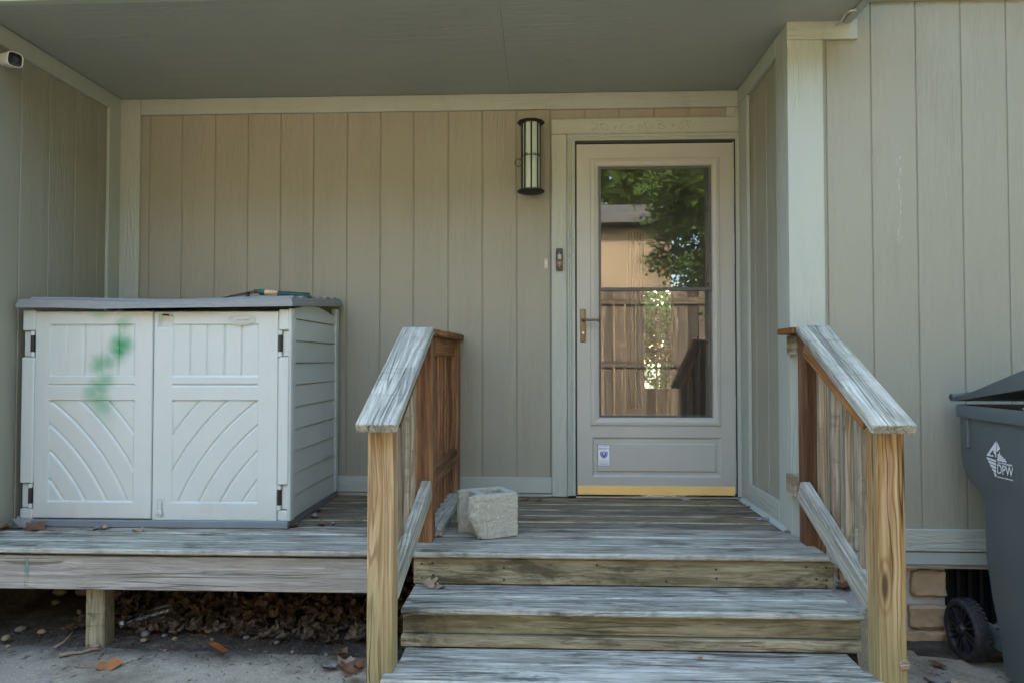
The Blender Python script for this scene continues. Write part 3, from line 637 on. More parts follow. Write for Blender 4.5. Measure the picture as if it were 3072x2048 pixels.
for k in range(7):
    yy = -.86 + k * .118; vboard('baluster', -.752, -.720, yy - .016, yy + .016, .03, .885, 'rail_brown', rl, .003)

rr = thing('stair_railing', 'wooden stair railing by the tan front wall next to the trash cart', 'railing', (.95, -1.3, -.45), 'stair railings')
vboard('post', .912, 1.003, -1.70, -1.611, gz(.95), .553, 'post', rr, .004, nx=8, wob=.002)
vboard('post', .915, .998, -1.048, -.962, -.13, .885, 'rail_brown', rr, .004, nx=6, wob=.001)
beam('rail_cap', (.925, -1.795, .562), (.952, -1.035, .918), .137, .034, 'rail_grey', rr, bev=.006, seg=2)
beam('rail_cap', (.915, -1.035, .911), (.912, -.848, .911), .095, .028, 'rail_brown', rr, bev=.004)
beam('upper_rail', (.922, -1.61, .566), (.922, -1.05, .829), .030, .05, 'rail_brown', rr)
beam('lower_rail', (.937, -1.606, -.052), (.903, -1.049, .236), .042, .088, 'rail_grey', rr, bev=.004, nx=8, wob=.0015)
beam('upper_rail', (.932, -.960, .850), (.932, -.847, .850), .05, .085, 'baluster', rr); beam('lower_rail', (.926, -.960, .232), (.926, -.847, .232), .055, .085, 'baluster', rr)
for k in range(4):
    yy = -1.505 + k * .135; zt = .545 + (yy + 1.61) * .47; zb = -.05 + (yy + 1.61) * .47; xx = .952 + .004 * k
    vboard('baluster', xx - .015, xx + .017, yy - .016, yy + .016, zb - .09 + rnd.uniform(-.02, .02), zt + .03, 'baluster', rr, .003)
smoothed(mk('knot', lathe([(.0, -1.7065), (.016, -1.7055), (.019, -1.699)], 'y', (.992, 0, -.222), 14), 'baluster', rr))

# ------------------------------------------------------------------ storage shed
sh = thing('storage_shed', 'pale grey plastic storage shed with two doors and green spray-paint spots', 'storage shed', (-2.03, -.42, 0))
SX0, SX1, SYF, SYB = -2.672, -1.388, -.835, -.045
mk('base', joinvf(boxvf(SX0 - .004, SX1 + .004, SYF - .008, SYB, .001, .036, .004)), 'shed_base', sh)
mk('body', joinvf(boxvf(SX0 + .01, SX0 + .03, SYF + .03, SYB, .036, 1.03), boxvf(SX0 + .03, SX1 - .03, SYB - .02, SYB, .036, 1.03), boxvf(SX0 + .03, SX1 - .03, SYF + .03, SYF + .05, .036, .98)), 'shed', sh)
def sd_seg(px, pz, ax, az, bx, bz):
    dx, dz = bx - ax, bz - az; L = dx * dx + dz * dz + 1e-12; t = np.clip(((px - ax) * dx + (pz - az) * dz) / L, 0, 1)
    return np.hypot(px - ax - t * dx, pz - az - t * dz)
def door_height(X, Z, x0, x1, mirror):
    """moulded relief of a shed door: recessed boards above, curved boards below"""
    h = np.zeros_like(X); sm = lambda d, w: np.clip(1 - d / w, 0, 1)
    def recess(a, b, c, d, dep):
        e = np.minimum(np.minimum(X - a, b - X), np.minimum(Z - c, d - Z)); return -dep * np.clip(e / .004, 0, 1)
    pu = recess(x0, x1, .708, .955, .006); pl = recess(x0, x1, .118, .598, .006); h += pu + pl
    inu, inl = pu < -.004, pl < -.004
    for k in range(1, 5):
        g = x0 + (x1 - x0) * k / 5; h -= np.where(inu, .007 * sm(np.abs(X - g), .006), 0)
    h -= .007 * sm(np.abs(Z - .668), .006) * ((X > x0) & (X < x1))
    U = (X - x0) / (x1 - x0); U = 1 - U if mirror else U
    # concentric arcs round a centre low beside the door
    cx, cz = -.68, -.45; rr_ = np.hypot((U * .41) - cx, (Z - .118) - cz)
    step = .0905; q = ((rr_ - .88) / step) % 1.0; h -= np.where(inl,   .007 * sm(np.minimum(q, 1 - q) * step, .006) - .003 * (q - .5), 0)
    return h
def relief(x0, x1, z0, z1, px0, px1, mirror, holes=None):
    nx, nz = int((x1 - x0) / .0042), int((z1 - z0) / .0042)
    X, Z = np.meshgrid(np.linspace(x0, x1, nx), np.linspace(z0, z1, nz)); H = door_height(X, Z, px0, px1, mirror)
    if holes:
        for a, b, c, d, dep in holes:
            e = np.minimum(np.minimum(X - a, b - X), np.minimum(Z - c, d - Z)); H = H - dep * np.clip(e / .010, 0, 1)
    edge = np.minimum(np.minimum(X - x0, x1 - X), np.minimum(Z - z0, z1 - Z)); H = H - .006 * np.clip(1 - edge / .006, 0, 1) ** 2
    Y = SYF - H
    V = np.stack([X, Y, Z], -1).reshape(-1, 3); F = []
    for j in range(nz - 1):
        o = j * nx; F += [[o + i, o + i + 1, o + nx + i + 1, o + nx + i] for i in range(nx - 1)]
    n0 = len(V); V = np.vstack([V, [(x0, SYF + .022, z0), (x1, SYF + .022, z0), (x1, SYF + .022, z1), (x0, SYF + .022, z1)]])
    F += [[n0, n0 + 1] + list(range(nx - 1, -1, -1)), [n0 + 2, n0 + 3] + [(nz - 1) * nx + i for i in range(nx)],
          [n0 + 1, n0 + 2] + [j * nx + nx - 1 for j in range(nz - 1, -1, -1)], [n0 + 3, n0] + [j * nx for j in range(nz)]]
    return V, F
dl = mk('door', relief(-2.612, -2.040, .040, 1.016, -2.540, -2.126, False), 'shed', sh); smoothed(dl, 35)
dr = mk('door', relief(-2.036, -1.438, .034, 1.014, -1.944, -1.532, True, [(-2.014, -1.942, .937, 1.003, .018), (-2.014, -1.975, .040, .133, .004)]), 'shed', sh); smoothed(dr, 35)
box('latch', -2.001, -1.988, SYF - .006, SYF + .004, .052, .121, 'shed', dr, .001); box('latch_bolt', -2.008, -1.981, SYF - .012, SYF - .005, .066, .080, 'shed', dr, .002)
box('lock_hasp', -1.993, -1.966, SYF - .006, SYF + .010, .994, 1.001, 'iron', dr, .001)
# embossed oval maker's badge
def oval(cx, cz, a, b, w, y0, y1, n=40):
    V, F = [], []
    for s, y in ((1, y0), (1, y1), (0, y1), (0, y0)):
        for i in range(n):
            t = 2 * math.pi * i / n; r = (a if s else a - w, b if s else b - w); V.append((cx + r[0] * math.cos(t), y, cz + r[1] * math.sin(t)))
    for k in range(4):
        for i in range(n): F.append([k * n + i, k * n + (i + 1) % n, ((k + 1) % 4) * n + (i + 1) % n, ((k + 1) % 4) * n + i])
    return V, F
FR = lambda x, y, z: Matrix(((1, 0, 0, x), (0, 0, -1, y), (0, 1, 0, z), (0, 0, 0, 1)))     # text plane facing -Y
mk('badge', joinvf(oval(-1.6135, .976, .068, .0265, .004, SYF + .004, SYF - .0045), oval(-1.6135, .976, .054, .0175, .003, SYF + .004, SYF - .0045)), 'shed', dr)
mk('badge_lettering', textvf('suncast', .022, FR(-1.6135, SYF - .0012, .976), .003, .25, 1.05), 'shed', dr)
# hinge posts and pins
for sx, d in ((-2.672, 1), (-1.436, -1)):
    for z0, z1 in ((.036, .085), (.205, .800), (.925, 1.022)):
        off = .0 if z0 != .205 else -.004
        box('hinge_post', sx, sx + (.062 if d > 0 else .050), SYF - .002 + off, SYF + .05, z0, z1, 'shed', sh, .006, 2)
    for z0, z1 in ((.087, .203), (.802, .923)):
        hx = sx + (.047 if d > 0 else .006)
        mk('hinge_pin', tube([(hx, SYF + .004, z0 + .022), (hx, SYF + .004, z1 - .020)], .0095, 12), 'black', sh, smooth=False)
        mk('hinge_knuckle', tube([(hx, SYF + .004, z0), (hx, SYF + .004, z0 + .022)], .0105, 12), 'shed', sh); mk('hinge_knuckle', tube([(hx, SYF + .004, z1 - .020), (hx, SYF + .004, z1)], .0105, 12), 'shed', sh)
        box('hinge_plate', sx + (.002 if d > 0 else .016), sx + (.036 if d > 0 else .050), SYF + .010, SYF + .05, z0 + .001, z1 - .001, 'shed', sh, .003)
# right side: corner column, lapped boards, rear column
mk('side_column', prism([(SX1 - .001, SYF - .001), (SX1 + .010, SYF + .004), (SX1 + .014, SYF + .02), (SX1 + .014, SYF + .055), (SX1 - .02, SYF + .055), (SX1 - .02, SYF + .049), (SX1 - .001, SYF + .049)], 'z', .037, 1.026), 'shed', sh)
mk('side_column', boxvf(SX1 - .02, SX1 + .012, SYB - .055, SYB, .037, 1.075, .004), 'shed', sh)
def lap(z0, z1, arch=0.0):
    ys = np.linspace(SYF + .0555, SYB - .0555, 12); V, F = [], []
    for y_ in ys:
        u = (y_ - ys[0]) / (ys[-1] - ys[0]); top = z1 + arch * math.sin(math.pi * u) if arch else z1
        V += [(SX1 - .018, y_, z0), (SX1 + .007, y_, z0 + .001), (SX1 + .0075, y_, z0 + .006), (SX1 + .001, y_, top - .0015), (SX1 - .018, y_, top)]
    for i in range(len(ys) - 1):
        for k in range(5): F.append([i * 5 + k, (i + 1) * 5 + k, (i + 1) * 5 + (k + 1) % 5, i * 5 + (k + 1) % 5])
    F += [list(range(5)), [(len(ys) - 1) * 5 + k for k in range(5)][::-1]]; return V, F
for k in range(9): mk('side_board', lap(.037 + k * .105, .037 + (k + 1) * .105 - .0005), 'shed', sh)
mk('side_board', lap(.9825, 1.030, .035), 'shed', sh)
# lid: rear higher than front, slight sag, ribs, stepped rim
def lid():
    X0, X1, Y0, Y1 = -2.682, -1.360, -.872, -.030; nx, ny = 54, 34; V, F = [], []
    prof = [(0, -.040), (-.004, -.034), (-.004, -.024), (.003, -.021), (.003, -.012), (.008, -.009), (.008, -.002), (.016, .0)]     # (inset, dz) of the rim
    def zt(x, y_):
        u = (x - X0) / (X1 - X0); w = (y_ - Y0) / (Y1 - Y0); return 1.073 + .062 * w - .012 * math.sin(math.pi * u) * (1 - .5 * w) + .003 * math.sin(u * 9)
    per = [(X0 + (X1 - X0) * i / nx, Y0, 0, 1) for i in range(nx)] + [(X1, Y0 + (Y1 - Y0) * i / ny, -1, 0) for i in range(ny)] + [(X1 - (X1 - X0) * i / nx, Y1, 0, -1) for i in range(nx)] + [(X0, Y1 - (Y1 - Y0) * i / ny, 1, 0) for i in range(ny)]
    n = len(per)
    for ins, dz in prof:
        for x, y_, ax, ay in per:
            xx, yy = max(X0 + ins, min(X1 - ins, x)), max(Y0 + ins, min(Y1 - ins, y_)); V.append((xx, yy, zt(x, y_) + dz))
    for j in range(len(prof) - 1):
        for i in range(n): F.append([j * n + i, j * n + (i + 1) % n, (j + 1) * n + (i + 1) % n, (j + 1) * n + i])
    F.append([(len(prof) - 1) * n + i for i in range(n)]); F.append([i for i in range(n)][::-1])
    return V, F, zt
V, F, LZ = lid(); ld = mk('lid', (V, F), 'shed_lid', sh)
for k in range(6):
    yy = -.78 + k * .13; pts = []
    xs = np.linspace(-2.65, -1.374, 24); V, F = [], []
    for x in xs:
        z = LZ(x, yy); V += [(x, yy - .045, z - .004), (x, yy - .030, z + .0075), (x, yy + .030, z + .0085), (x, yy + .045, z - .003)]
    for i in range(len(xs) - 1):
        for q in range(3): F.append([i * 4 + q, (i + 1) * 4 + q, (i + 1) * 4 + q + 1, i * 4 + q + 1])
    F += [[0, 1, 2, 3], [len(V) - 1, len(V) - 2, len(V) - 3, len(V) - 4]]; mk('lid_rib', (V, F), 'shed_lid', ld)

# ------------------------------------------------------------------ garden shears on the lid
gs = thing('garden_shears', 'garden shears with a green and wood handle lying on the shed lid', 'shears', (-1.63, -.55, 1.09))
zs_ = lambda px, py: (-1.89 + (px - 190) * .000329, -.56, 1.083 - (py - 335) * .000333)
mk('blade', tube([zs_(150, 318), zs_(300, 296), zs_(560, 240), zs_(800, 192), zs_(870, 178)], [.002, .006, .0085, .0085, .006], 8, flat=.4), 'rust', gs)
mk('blade', tube([(-1.90, -.50, 1.098), (-1.80, -.51, 1.112), (-1.69, -.545, 1.124), (-1.663, -.555, 1.130)], [.003, .009, .009, .006], 8, flat=.35), 'steel', gs)
mk('pivot', lathe([(.0, -.022), (.009, -.022), (.009, .010), (0, .010)], 'z', (-1.701, -.555, 1.117), 12), 'iron', gs)
mk('ferrule', tube([zs_(865, 184), zs_(935, 182)], .0095, 12), 'charcoal', gs)
hg = mk('grip', tube([zs_(930, 180), zs_(945, 183), zs_(1040, 198)], [.009, .0115, .0145], 14), 'green_grip', gs, smooth=True)
smoothed(mk('wood_band', tube([zs_(1040, 198), zs_(1140, 213), zs_(1245, 224)], [.0148, .0160, .0158], 14), 'ash', gs), 50)
pts = []; rs = []
for i in range(26):
    u = i / 25; pts.append(zs_(1243 + 520 * u, 226 + 14 * u + 34 * u ** 3)); rs.append((.0155 - .003 * u) * (1 + .045 * (i % 2)) if u < .9 else .0125 * (1 - (u - .9) * 5))
mk('grip', tube(pts, rs, 14), 'dark_grip', gs, smooth=True)
smoothed(mk('grip', tube([(-1.65, -.535, 1.126), (-1.55, -.44, 1.127), (-1.45, -.36, 1.131)], [.009, .0145, .0135], 12), 'dark_grip', gs))

# ------------------------------------------------------------------ wall lantern
wlx, wly = -.2625, -.105
la = thing('wall_lantern', 'tall cylindrical black wall lantern with frosted glass beside the storm door', 'lantern', (wlx, -.05, 1.70))
mk('glass_cylinder', lathe([(.046, 1.745), (.0475, 1.76), (.0475, 2.11), (.046, 2.125)], 'z', (wlx + .002, wly, 0), 28), 'frost', la, smooth=True)
def disc(z, up):
    n = 48; prof = [(.0, .014 * up), (.035, .013 * up), (.060, .007 * up), (.076, .002 * up), (.077, -.004 * up), (.072, -.008 * up), (.052, -.008 * up), (.0, -.006 * up)]
    V, F = lathe(prof, 'z', (wlx, wly, z), n); V = [(wlx + (x - wlx) * (1 + .02 * math.cos(10 * math.atan2(y_ - wly, x - wlx))), wly + (y_ - wly) * (1 + .02 * math.cos(10 * math.atan2(y_ - wly, x - wlx))), z_) for x, y_, z_ in V]; return V, F
smoothed(mk('top_cap', disc(2.133, 1), 'iron', la)); smoothed(mk('bottom_cap', disc(1.737, -1), 'iron', la))
mk('finial', lathe([(.0, 2.160), (.006, 2.158), (.004, 2.150), (.007, 2.144)], 'z', (wlx, wly, 0), 10), 'iron', la)
for k in range(8):
    a = R(-90 + 45 * k + 4); x, y_ = wlx + .051 * math.cos(a), wly + .051 * math.sin(a)
    mk('bar', tube([(x - .001, y_, 1.742), (x, y_, 2.128)], .0046, 6), 'iron', la)
mk('ring', tube([(wlx + .053 * math.cos(R(t)), wly + .053 * math.sin(R(t)), 1.937) for t in range(0, 361, 15)], .0022, 6), 'iron', la)
for k in (-135, -45):
    for s in (-1, 1):
        a = R(k + 18 * s * (1 if k > -90 else 1)); c = Vector((wlx + .054 * math.cos(a), wly + .054 * math.sin(a), 1.937)); t = Vector((-math.sin(a), math.cos(a), 0))
        mk('scroll', tube([c + t * .009 * s * math.cos(q) * (1 - q / 9) + Vector((0, 0, .011 * (1 - q / 9) * math.sin(q))) for q in np.linspace(0, 5, 14)], .0015, 5), 'iron', la)
box('back_plate', wlx - .055, wlx + .055, -.018, -.001, 1.78, 2.09, 'iron', la, .004); box('bracket', wlx - .02, wlx + .02, wly + .03, -.017, 1.90, 1.96, 'iron', la, .003)
mk('hinge_ring', tube([(wlx - .072 + .020 * math.cos(t), wly + .04, 1.915 + .022 * math.sin(t)) for t in np.linspace(R(40), R(330), 16)], .0022, 6), 'iron', la)

# ------------------------------------------------------------------ doorbell, video doorbell mount, security camera, hook, sticker
db = thing('doorbell_button', 'small cream doorbell button on the tan wall under the lantern', 'doorbell', (-.1755, -.005, 1.308))
smoothed(box('plate', -.186, -.165, -.008, -.0005, 1.308, 1.370, 'cream_plastic', db, .004, 2)); mk('button', lathe([(.0, -.0125), (.0055, -.012), (.0065, -.010), (.0065, -.008)], 'y', (-.1755, 0, 1.342), 14), 'white_plastic', db)
for z in (1.315, 1.363): mk('screw', lathe([(.0, -.0092), (.0022, -.009), (.0022, -.0079)], 'y', (-.1755, 0, z), 8), 'iron', db)
vb = thing('doorbell_mount', 'dark empty video doorbell mounting bracket on the door casing', 'doorbell mount', (-.100, -.03, 1.295))
def rrect(x0, x1, z0, z1, r, n=5):
    P = []
    for cx, cz, a in ((x1 - r, z1 - r, 0), (x0 + r, z1 - r, 90), (x0 + r, z0 + r, 180), (x1 - r, z0 + r, 270)):
        for k in range(n + 1): t = R(a + 90 * k / n); P.append((cx + r * math.cos(t), cz + r * math.sin(t)))
    return P
mk('back_plate', prism(rrect(-.120, -.080, 1.295, 1.425, .010)[::-1], 'y', -.028, -.0225), 'charcoal', vb)
mk('rim', joinvf(prism(rrect(-.120, -.080, 1.408, 1.425, .006)[::-1], 'y', -.036, -.0282), prism(rrect(-.120, -.080, 1.295, 1.326, .008)[::-1], 'y', -.036, -.0282), boxvf(-.120, -.113, -.036, -.0282, 1.326, 1.408), boxvf(-.087, -.080, -.036, -.0282, 1.326, 1.408)), 'charcoal', vb)
box('contact_plate', -.111, -.089, -.0325, -.0283, 1.362, 1.392, 'trim', vb, .002); box('battery_tab', -.117, -.083, -.0345, -.0283, 1.329, 1.351, 'bronze', vb, .001)
for z in (1.398, 1.340, 1.322): mk('screw', lathe([(.0, -.0375), (.0026, -.037), (.0026, -.0345)], 'y', (-.100, 0, z), 8), 'steel', vb)

sc = thing('security_camera', 'white bullet security camera with a black face under the porch ceiling', 'camera', (-2.69, -.93, 2.13))
d = Vector((.90, -.45, -.14)).normalized(); side = d.cross(Vector((0, 0, 1))).normalized(); upv = side.cross(d)
def sup(c, a, b, k, n=28):
    out = []
    for i in range(n):
        t = 2 * math.pi * i / n; ct, s_ = math.cos(t), math.sin(t); x = math.copysign(abs(ct) ** .55, ct) * a * k; y_ = math.copysign(abs(s_) ** .55, s_) * b * k; out.append(tuple(c + side * x + upv * y_))
    return out
def loft(rings, cap0=True, cap1=True):
    n = len(rings[0]); V = [p for r in rings for p in r]; F = []
    for j in range(len(rings) - 1):
        for i in range(n): F.append([j * n + i, j * n + (i + 1) % n, (j + 1) * n + (i + 1) % n, (j + 1) * n + i])
    if cap0: F.append(list(range(n))[::-1])
    if cap1: F.append([(len(rings) - 1) * n + i for i in range(n)])
    return V, F
c0 = Vector((-2.640, -.958, 2.175))
smoothed(mk('housing', loft([sup(c0 - d * .085, .024, .024, .75), sup(c0 - d * .075, .03, .03, 1), sup(c0 - d * .02, .033, .033, 1), sup(c0 + d * .004, .034, .034, 1), sup(c0 + d * .004, .031, .031, 1), sup(c0 - d * .001, .030, .030, 1)]), 'white_plastic', sc), 35)
smoothed(mk('face', loft([sup(c0 - d * .0008, .030, .030, 1), sup(c0 + d * .001, .0285, .0285, 1), sup(c0 + d * .0016, .012, .012, 1)]), 'lens', sc), 35)
mk('lens_ring', loft([sup(c0 + d * .002 , .0125, .0125, 1), sup(c0 + d * .0035, .0115, .0115, 1), sup(c0 + d * .0025, .009, .009, 1)]), 'charcoal', sc)
mk('mount_arm', tube([c0 - d * .06, c0 - d * .085 + Vector((-.006, .005, -.006)), (-2.718, -.90, 2.175)], [.011, .011, .017], 12), 'white_plastic', sc, smooth=True)

hk = mk('ceiling_hook', tube([(1.150, -.846, 2.315), (1.150, -.905, 2.315), (1.148, -.93, 2.316), (1.140, -.95, 2.312), (1.132, -.975, 2.306), (1.132, -1.0, 2.300), (1.142, -1.02, 2.298), (1.156, -1.02, 2.302), (1.165, -1.005, 2.306)], .0042, 8), 'galv', smooth=True)
tag(hk, 'pale metal screw hook in the corner board under the porch eave', 'hook')

sk = thing('security_sticker', 'white and blue home security sticker on the lower panel of the storm door', 'sticker', (.151, -.035, .182))
ya = DY + .0005
box('border', .116, .186, ya - .0006, ya, .182, .303, 'blue', sk, 0); box('paper', .1185, .1835, ya - .0011, ya - .0007, .1845, .3005, 'paper', sk, 0)
sx_, yt = .151, ya - .0013
for tx_, sz_, z_ in (('PROTECTED BY', .0072, .2945), ("BRINK'S", .0165, .280), ('HOME SECURITY, INC.', .0058, .2145)): mk('lettering', textvf(tx_, sz_, FR(sx_, yt, z_), .0001), 'blue', sk)
for z_ in (.1995, .1905): box('rule_line', .125, .177, yt - .0001, yt + .0001, z_ - .0016, z_ + .0010, 'blue', sk, 0)
box('rule_line', .122, .180, yt - .0001, yt + .0001, .2062, .2075, 'blue', sk, 0)
shp = [(-.021, .014), (-.015, .018), (-.008, .0165), (0, .0195), (.008, .0165), (.015, .018), (.021, .014), (.0215, .0), (.016, -.012), (.008, -.019), (0, -.023), (-.008, -.019), (-.016, -.012), (-.0215, .0)]
mk('shield', joinvf(prism([(sx_ + a, .247 + b) for a, b in shp], 'y', yt, yt - .0002)), 'blue', sk); mk('shield', prism([(sx_ + a * .78, .247 + b * .78) for a, b in shp], 'y', yt - .0003, yt - .0004), 'paper', sk)
mk('shield', prism([(sx_ + a * .68, .2465 + b * .66) for a, b in shp if True], 'y', yt - .0005, yt - .0006), 'blue', sk); mk('lettering', textvf('B', .020, FR(sx_, yt - .0008, .250), .0001, 0, 1.2), 'paper', sk)

# ------------------------------------------------------------------ concrete block
def cblock():
    w, l, h = .190, .236, .190          # local: x along broken face, y depth
    out = [(0, 0), (l, 0), (l, w), (.050, w), (.012, w - .002), (.010, w - .036), (.058, w - .046), (.060, .050), (.052, .040), (.004, .036)]
    bm = bmesh.new(); hole = [(.098, .040), (.196, .040), (.196, .150), (.098, .150)]
    vo = [bm.verts.new((x, y_, 0)) for x, y_ in out]; vh = [bm.verts.new((x, y_, 0)) for x, y_ in hole]
    ed = [bm.edges.new((vo[i], vo[(i + 1) % len(vo)])) for i in range(len(vo))] + [bm.edges.new((vh[i], vh[(i + 1) % 4])) for i in range(4)]
    bmesh.ops.triangle_fill(bm, use_beauty=True, use_dissolve=False, edges=ed)
    # discard any triangles filling the core
    for f in bm.faces[:]:
        c = f.calc_center_median()
        if .098 < c.x < .196 and .040 < c.y < .150: bm.faces.remove(f)
    r = bmesh.ops.extrude_face_region(bm, geom=bm.faces[:]); bmesh.ops.translate(bm, vec=(0, 0, h), verts=[v for v in r['geom'] if isinstance(v, bmesh.types.BMVert)])
    bmesh.ops.recalc_face_normals(bm, faces=bm.faces)
    me = bpy.data.meshes.new('tmp'); bm.to_mesh(me); bm.free(); o = bpy.data.objects.new('tmp', me); COL.objects.link(o)
    m = o.modifiers.new('r', 'REMESH'); m.mode = 'VOXEL'; m.voxel_size = .0042
    bpy.context.view_layer.update(); e = bpy.data.meshes.new_from_object(o.evaluated_get(bpy.context.evaluated_depsgraph_get()))
    V = []
    for v in e.vertices:
        p = v.co; nn = v.normal; q = noise.noise(p * 150) * .0022 + noise.noise(p * 48) * .0022
        # chipped left edge and lower corner
        brk = max(0, 1 - abs(p.x - .004) / .03) * (1 if p.y < .06 else .55); q -= brk * (.006 + .020 * abs(noise.noise(p * 22)))
        p = p + nn * q
        if p.z < .10 and p.x < .09 and p.y < .05: p = p + Vector((.050 * (1 - p.x / .09), .006, 0)) * (1 - p.z / .10)
        V.append(tuple(p))
    F = [list(p.vertices) for p in e.polygons]; bpy.data.objects.remove(o); bpy.data.meshes.remove(me); bpy.data.meshes.remove(e); return V, F
a = math.radians(27)
mw = Matrix.Translation((-.522, -1.030, .002)) @ Matrix.Rotation(a, 4, 'Z')
cb = mk('concrete_block', cblock(), 'block', None, mw); tag(cb, 'chipped grey half concrete block with a hollow core on the porch deck', 'concrete block')
cb.data.set_sharp_from_angle(angle=R(50)); 

# ------------------------------------------------------------------ trash cart
tc = thing('trash_cart', 'dark grey wheeled trash cart with a white emblem and its lid ajar', 'trash cart', (1.92, -1.3, -.5))
CX0, CX1 = 1.602, 2.235
prof = [(-.945, .56), (-.945, .40), (-.955, .335), (-.985, .285), (-1.035, .255), (-1.075, .235), (-1.092, .20), (-1.094, -.02), (-1.125, -.18), (-1.168, -.33), (-1.185, -.462), (-1.56, -.462), (-1.72, .56)]
def cart_body():
    rings = []
    # horizontal slices from bottom to top with rounded plan corners
    zs = [-.462, -.40, -.33, -.18, -.02, .10, .20, .235, .255, .285, .335, .40, .48, .56]
    back = {p[1]: p[0] for p in prof[:11]}
    for z in zs:
        kb = sorted(back); yb = np.interp(z, kb, [back[k] for k in kb]); yf = np.interp(z, [-.462, .56], [-1.56, -1.72]); ins = np.interp(z, [-.462, .56], [.022, .0])
        x0, x1, r = CX0 + ins, CX1 - ins, .03; ring = []
        for cx, cy, a_ in ((x1 - r, yb - r, 0), (x0 + r, yb - r, 90), (x0 + r, yf + r, 180), (x1 - r, yf + r, 270)):
            for k in range(6): t = R(a_ + 90 * k / 5); ring.append((cx + r * math.cos(t), cy + r * math.sin(t), z))
        rings.append(ring)
    return loft(rings, True, False)
smoothed(mk('body', cart_body(), 'cart', tc), 32)
def rim():
    V, F = [], []
    def rr_(o, z, r=.04):
        P = []; x0, x1, y0, y1 = CX0 - o, CX1 + o, -1.72 - o, -.945 + o
        for cx, cy, a_ in ((x1 - r, y1 - r, 0), (x0 + r, y1 - r, 90), (x0 + r, y0 + r, 180), (x1 - r, y0 + r, 270)):
            for k in range(6): t = R(a_ + 90 * k / 5); P.append((cx + r * math.cos(t), cy + r * math.sin(t), z))
        return P
    return loft([rr_(.000, .545), rr_(.012, .540), rr_(.014, .585), rr_(.010, .593), rr_(-.006, .594), rr_(-.008, .56)], False, False)
smoothed(mk('rim', rim(), 'cart', tc), 40)
box('rib', CX0 - .007, CX0 + .01, -1.034, -1.014, .415, .541, 'cart', tc, .003)
def cart_lid():
    rings = []
    for y_, zb, zt in ((-.935, .606, .622), (-.985, .612, .636), (-1.13, .634, .678), (-1.25, .652, .714), (-1.40, .676, .758), (-1.56, .700, .790), (-1.70, .722, .795), (-1.775, .735, .770)):
        x0, x1 = CX0 - .016, CX1 + .016; n = 12; dome = .035 * min(1, max(0, (-.95 - y_) / .25))
        top = [(x0 + (x1 - x0) * k / n, y_, zt + dome * math.sin(math.pi * k / n) ** .7 - (.012 if k in (0, n) else 0)) for k in range(n + 1)]
        bot = [(x1 - .004, y_, zb), (x1 - .02, y_, zb + .004), (x0 + .02, y_, zb + .004), (x0 + .004, y_, zb)]; rings.append(top + bot)
    return loft(rings)
cl = smoothed(mk('lid', cart_lid(), 'cart', tc), 22)
smoothed(mk('handle', tube([(CX0 - .010, -.922, .622), (CX1 + .01, -.922, .622)], .017, 14), 'cart', tc), 40); mk('handle_bore', lathe([(.0, CX0 - .0105), (.010, CX0 - .0105)], 'x', (0, -.922, .622), 12), 'black', tc)
mk('lid_hinge', joinvf(tube([(CX0 + .0, -.922, .622), (CX0 + .02, -.96, .632), (CX0 + .03, -1.0, .642)], [.014, .012, .008], 8)), 'cart', cl)
# wheels
def wheel(x0, x1, cy, cz, r):
    w = thing_part('wheel', tc, x0, x1, cy, cz, r); return w
def thing_part(name, parent, x0, x1, cy, cz, r):
    tyre = [(r * .80, x0), (r * .93, x0 - .002), (r * .985, x0 + .007), (r, x0 + .016), (r, x1 - .016), (r * .985, x1 - .007), (r * .93, x1), (r * .80, x1), (r * .78, x1 - .01), (r * .78, x0 + .01), (r * .80, x0)]
    V, F = lathe(tyre, 'x', (0, cy, cz), 72); V = [tuple(p) for p in V]
    kn = []
    for k in range(36):
        a_ = 2 * math.pi * k / 36
        for s, xa in ((0, x0 + .010), (.5, x0 + .026), (0, x1 - .026 + .012)):
            t0 = a_ + s * 2 * math.pi / 36; q = []
            for rr_ in (r - .002, r + .004):
                for t in (t0 - .052, t0 + .052):
                    for x in (xa, xa + .013): q.append((x, cy + rr_ * math.cos(t), cz + rr_ * math.sin(t)))
            kn.append((q, [[0, 1, 3, 2], [4, 6, 7, 5], [0, 4, 5, 1], [2, 3, 7, 6], [0, 2, 6, 4], [1, 5, 7, 3]]))
    o = mk(name, joinvf((V, F), *kn), 'tyre', parent)
    hubp = [(0, x0 - .006), (r * .13, x0 - .006), (r * .16, x0 - .001), (r * .17, x0 + .004), (r * .24, x0 + .006), (r * .24, x0 + .018)]
    mk('hub', joinvf(lathe(hubp, 'x', (0, cy, cz), 24), lathe([(r * .245, x0 + .016), (r * .70, x0 + .020), (r * .78, x0 + .008), (r * .81, x0 + .002)], 'x', (0, cy, cz), 48)), 'hub', o, smooth=True)
    for k in range(8):
        a_ = 2 * math.pi * k / 8 + .25; u = Vector((0, math.cos(a_), math.sin(a_)))
        for s in (-1, 1):
            v2 = Vector((0, -u.z, u.y)) * s * r * .055; c = Vector((x0 + .010, cy, cz)); beam('spoke', c + u * r * .22 + v2, c + u * r * .75 + v2 * 1.8, .014, .006, 'hub', o, up=(0, -u.z, u.y), bev=.0015)
    return o
thing_part('wheel', tc, 1.588, 1.645, -.968, -.3695, .126); thing_part('wheel', tc, 2.20, 2.255, -.968, -.378, .126)
mk('axle', tube([(1.60, -.968, -.37), (2.24, -.968, -.378)], .011, 8), 'iron', tc)
mk('axle_bracket', boxvf(1.66, 1.70, -1.13, -.95, -.40, -.34), 'cart', tc); mk('axle_bracket', boxvf(2.13, 2.17, -1.13, -.95, -.40, -.34), 'cart', tc)
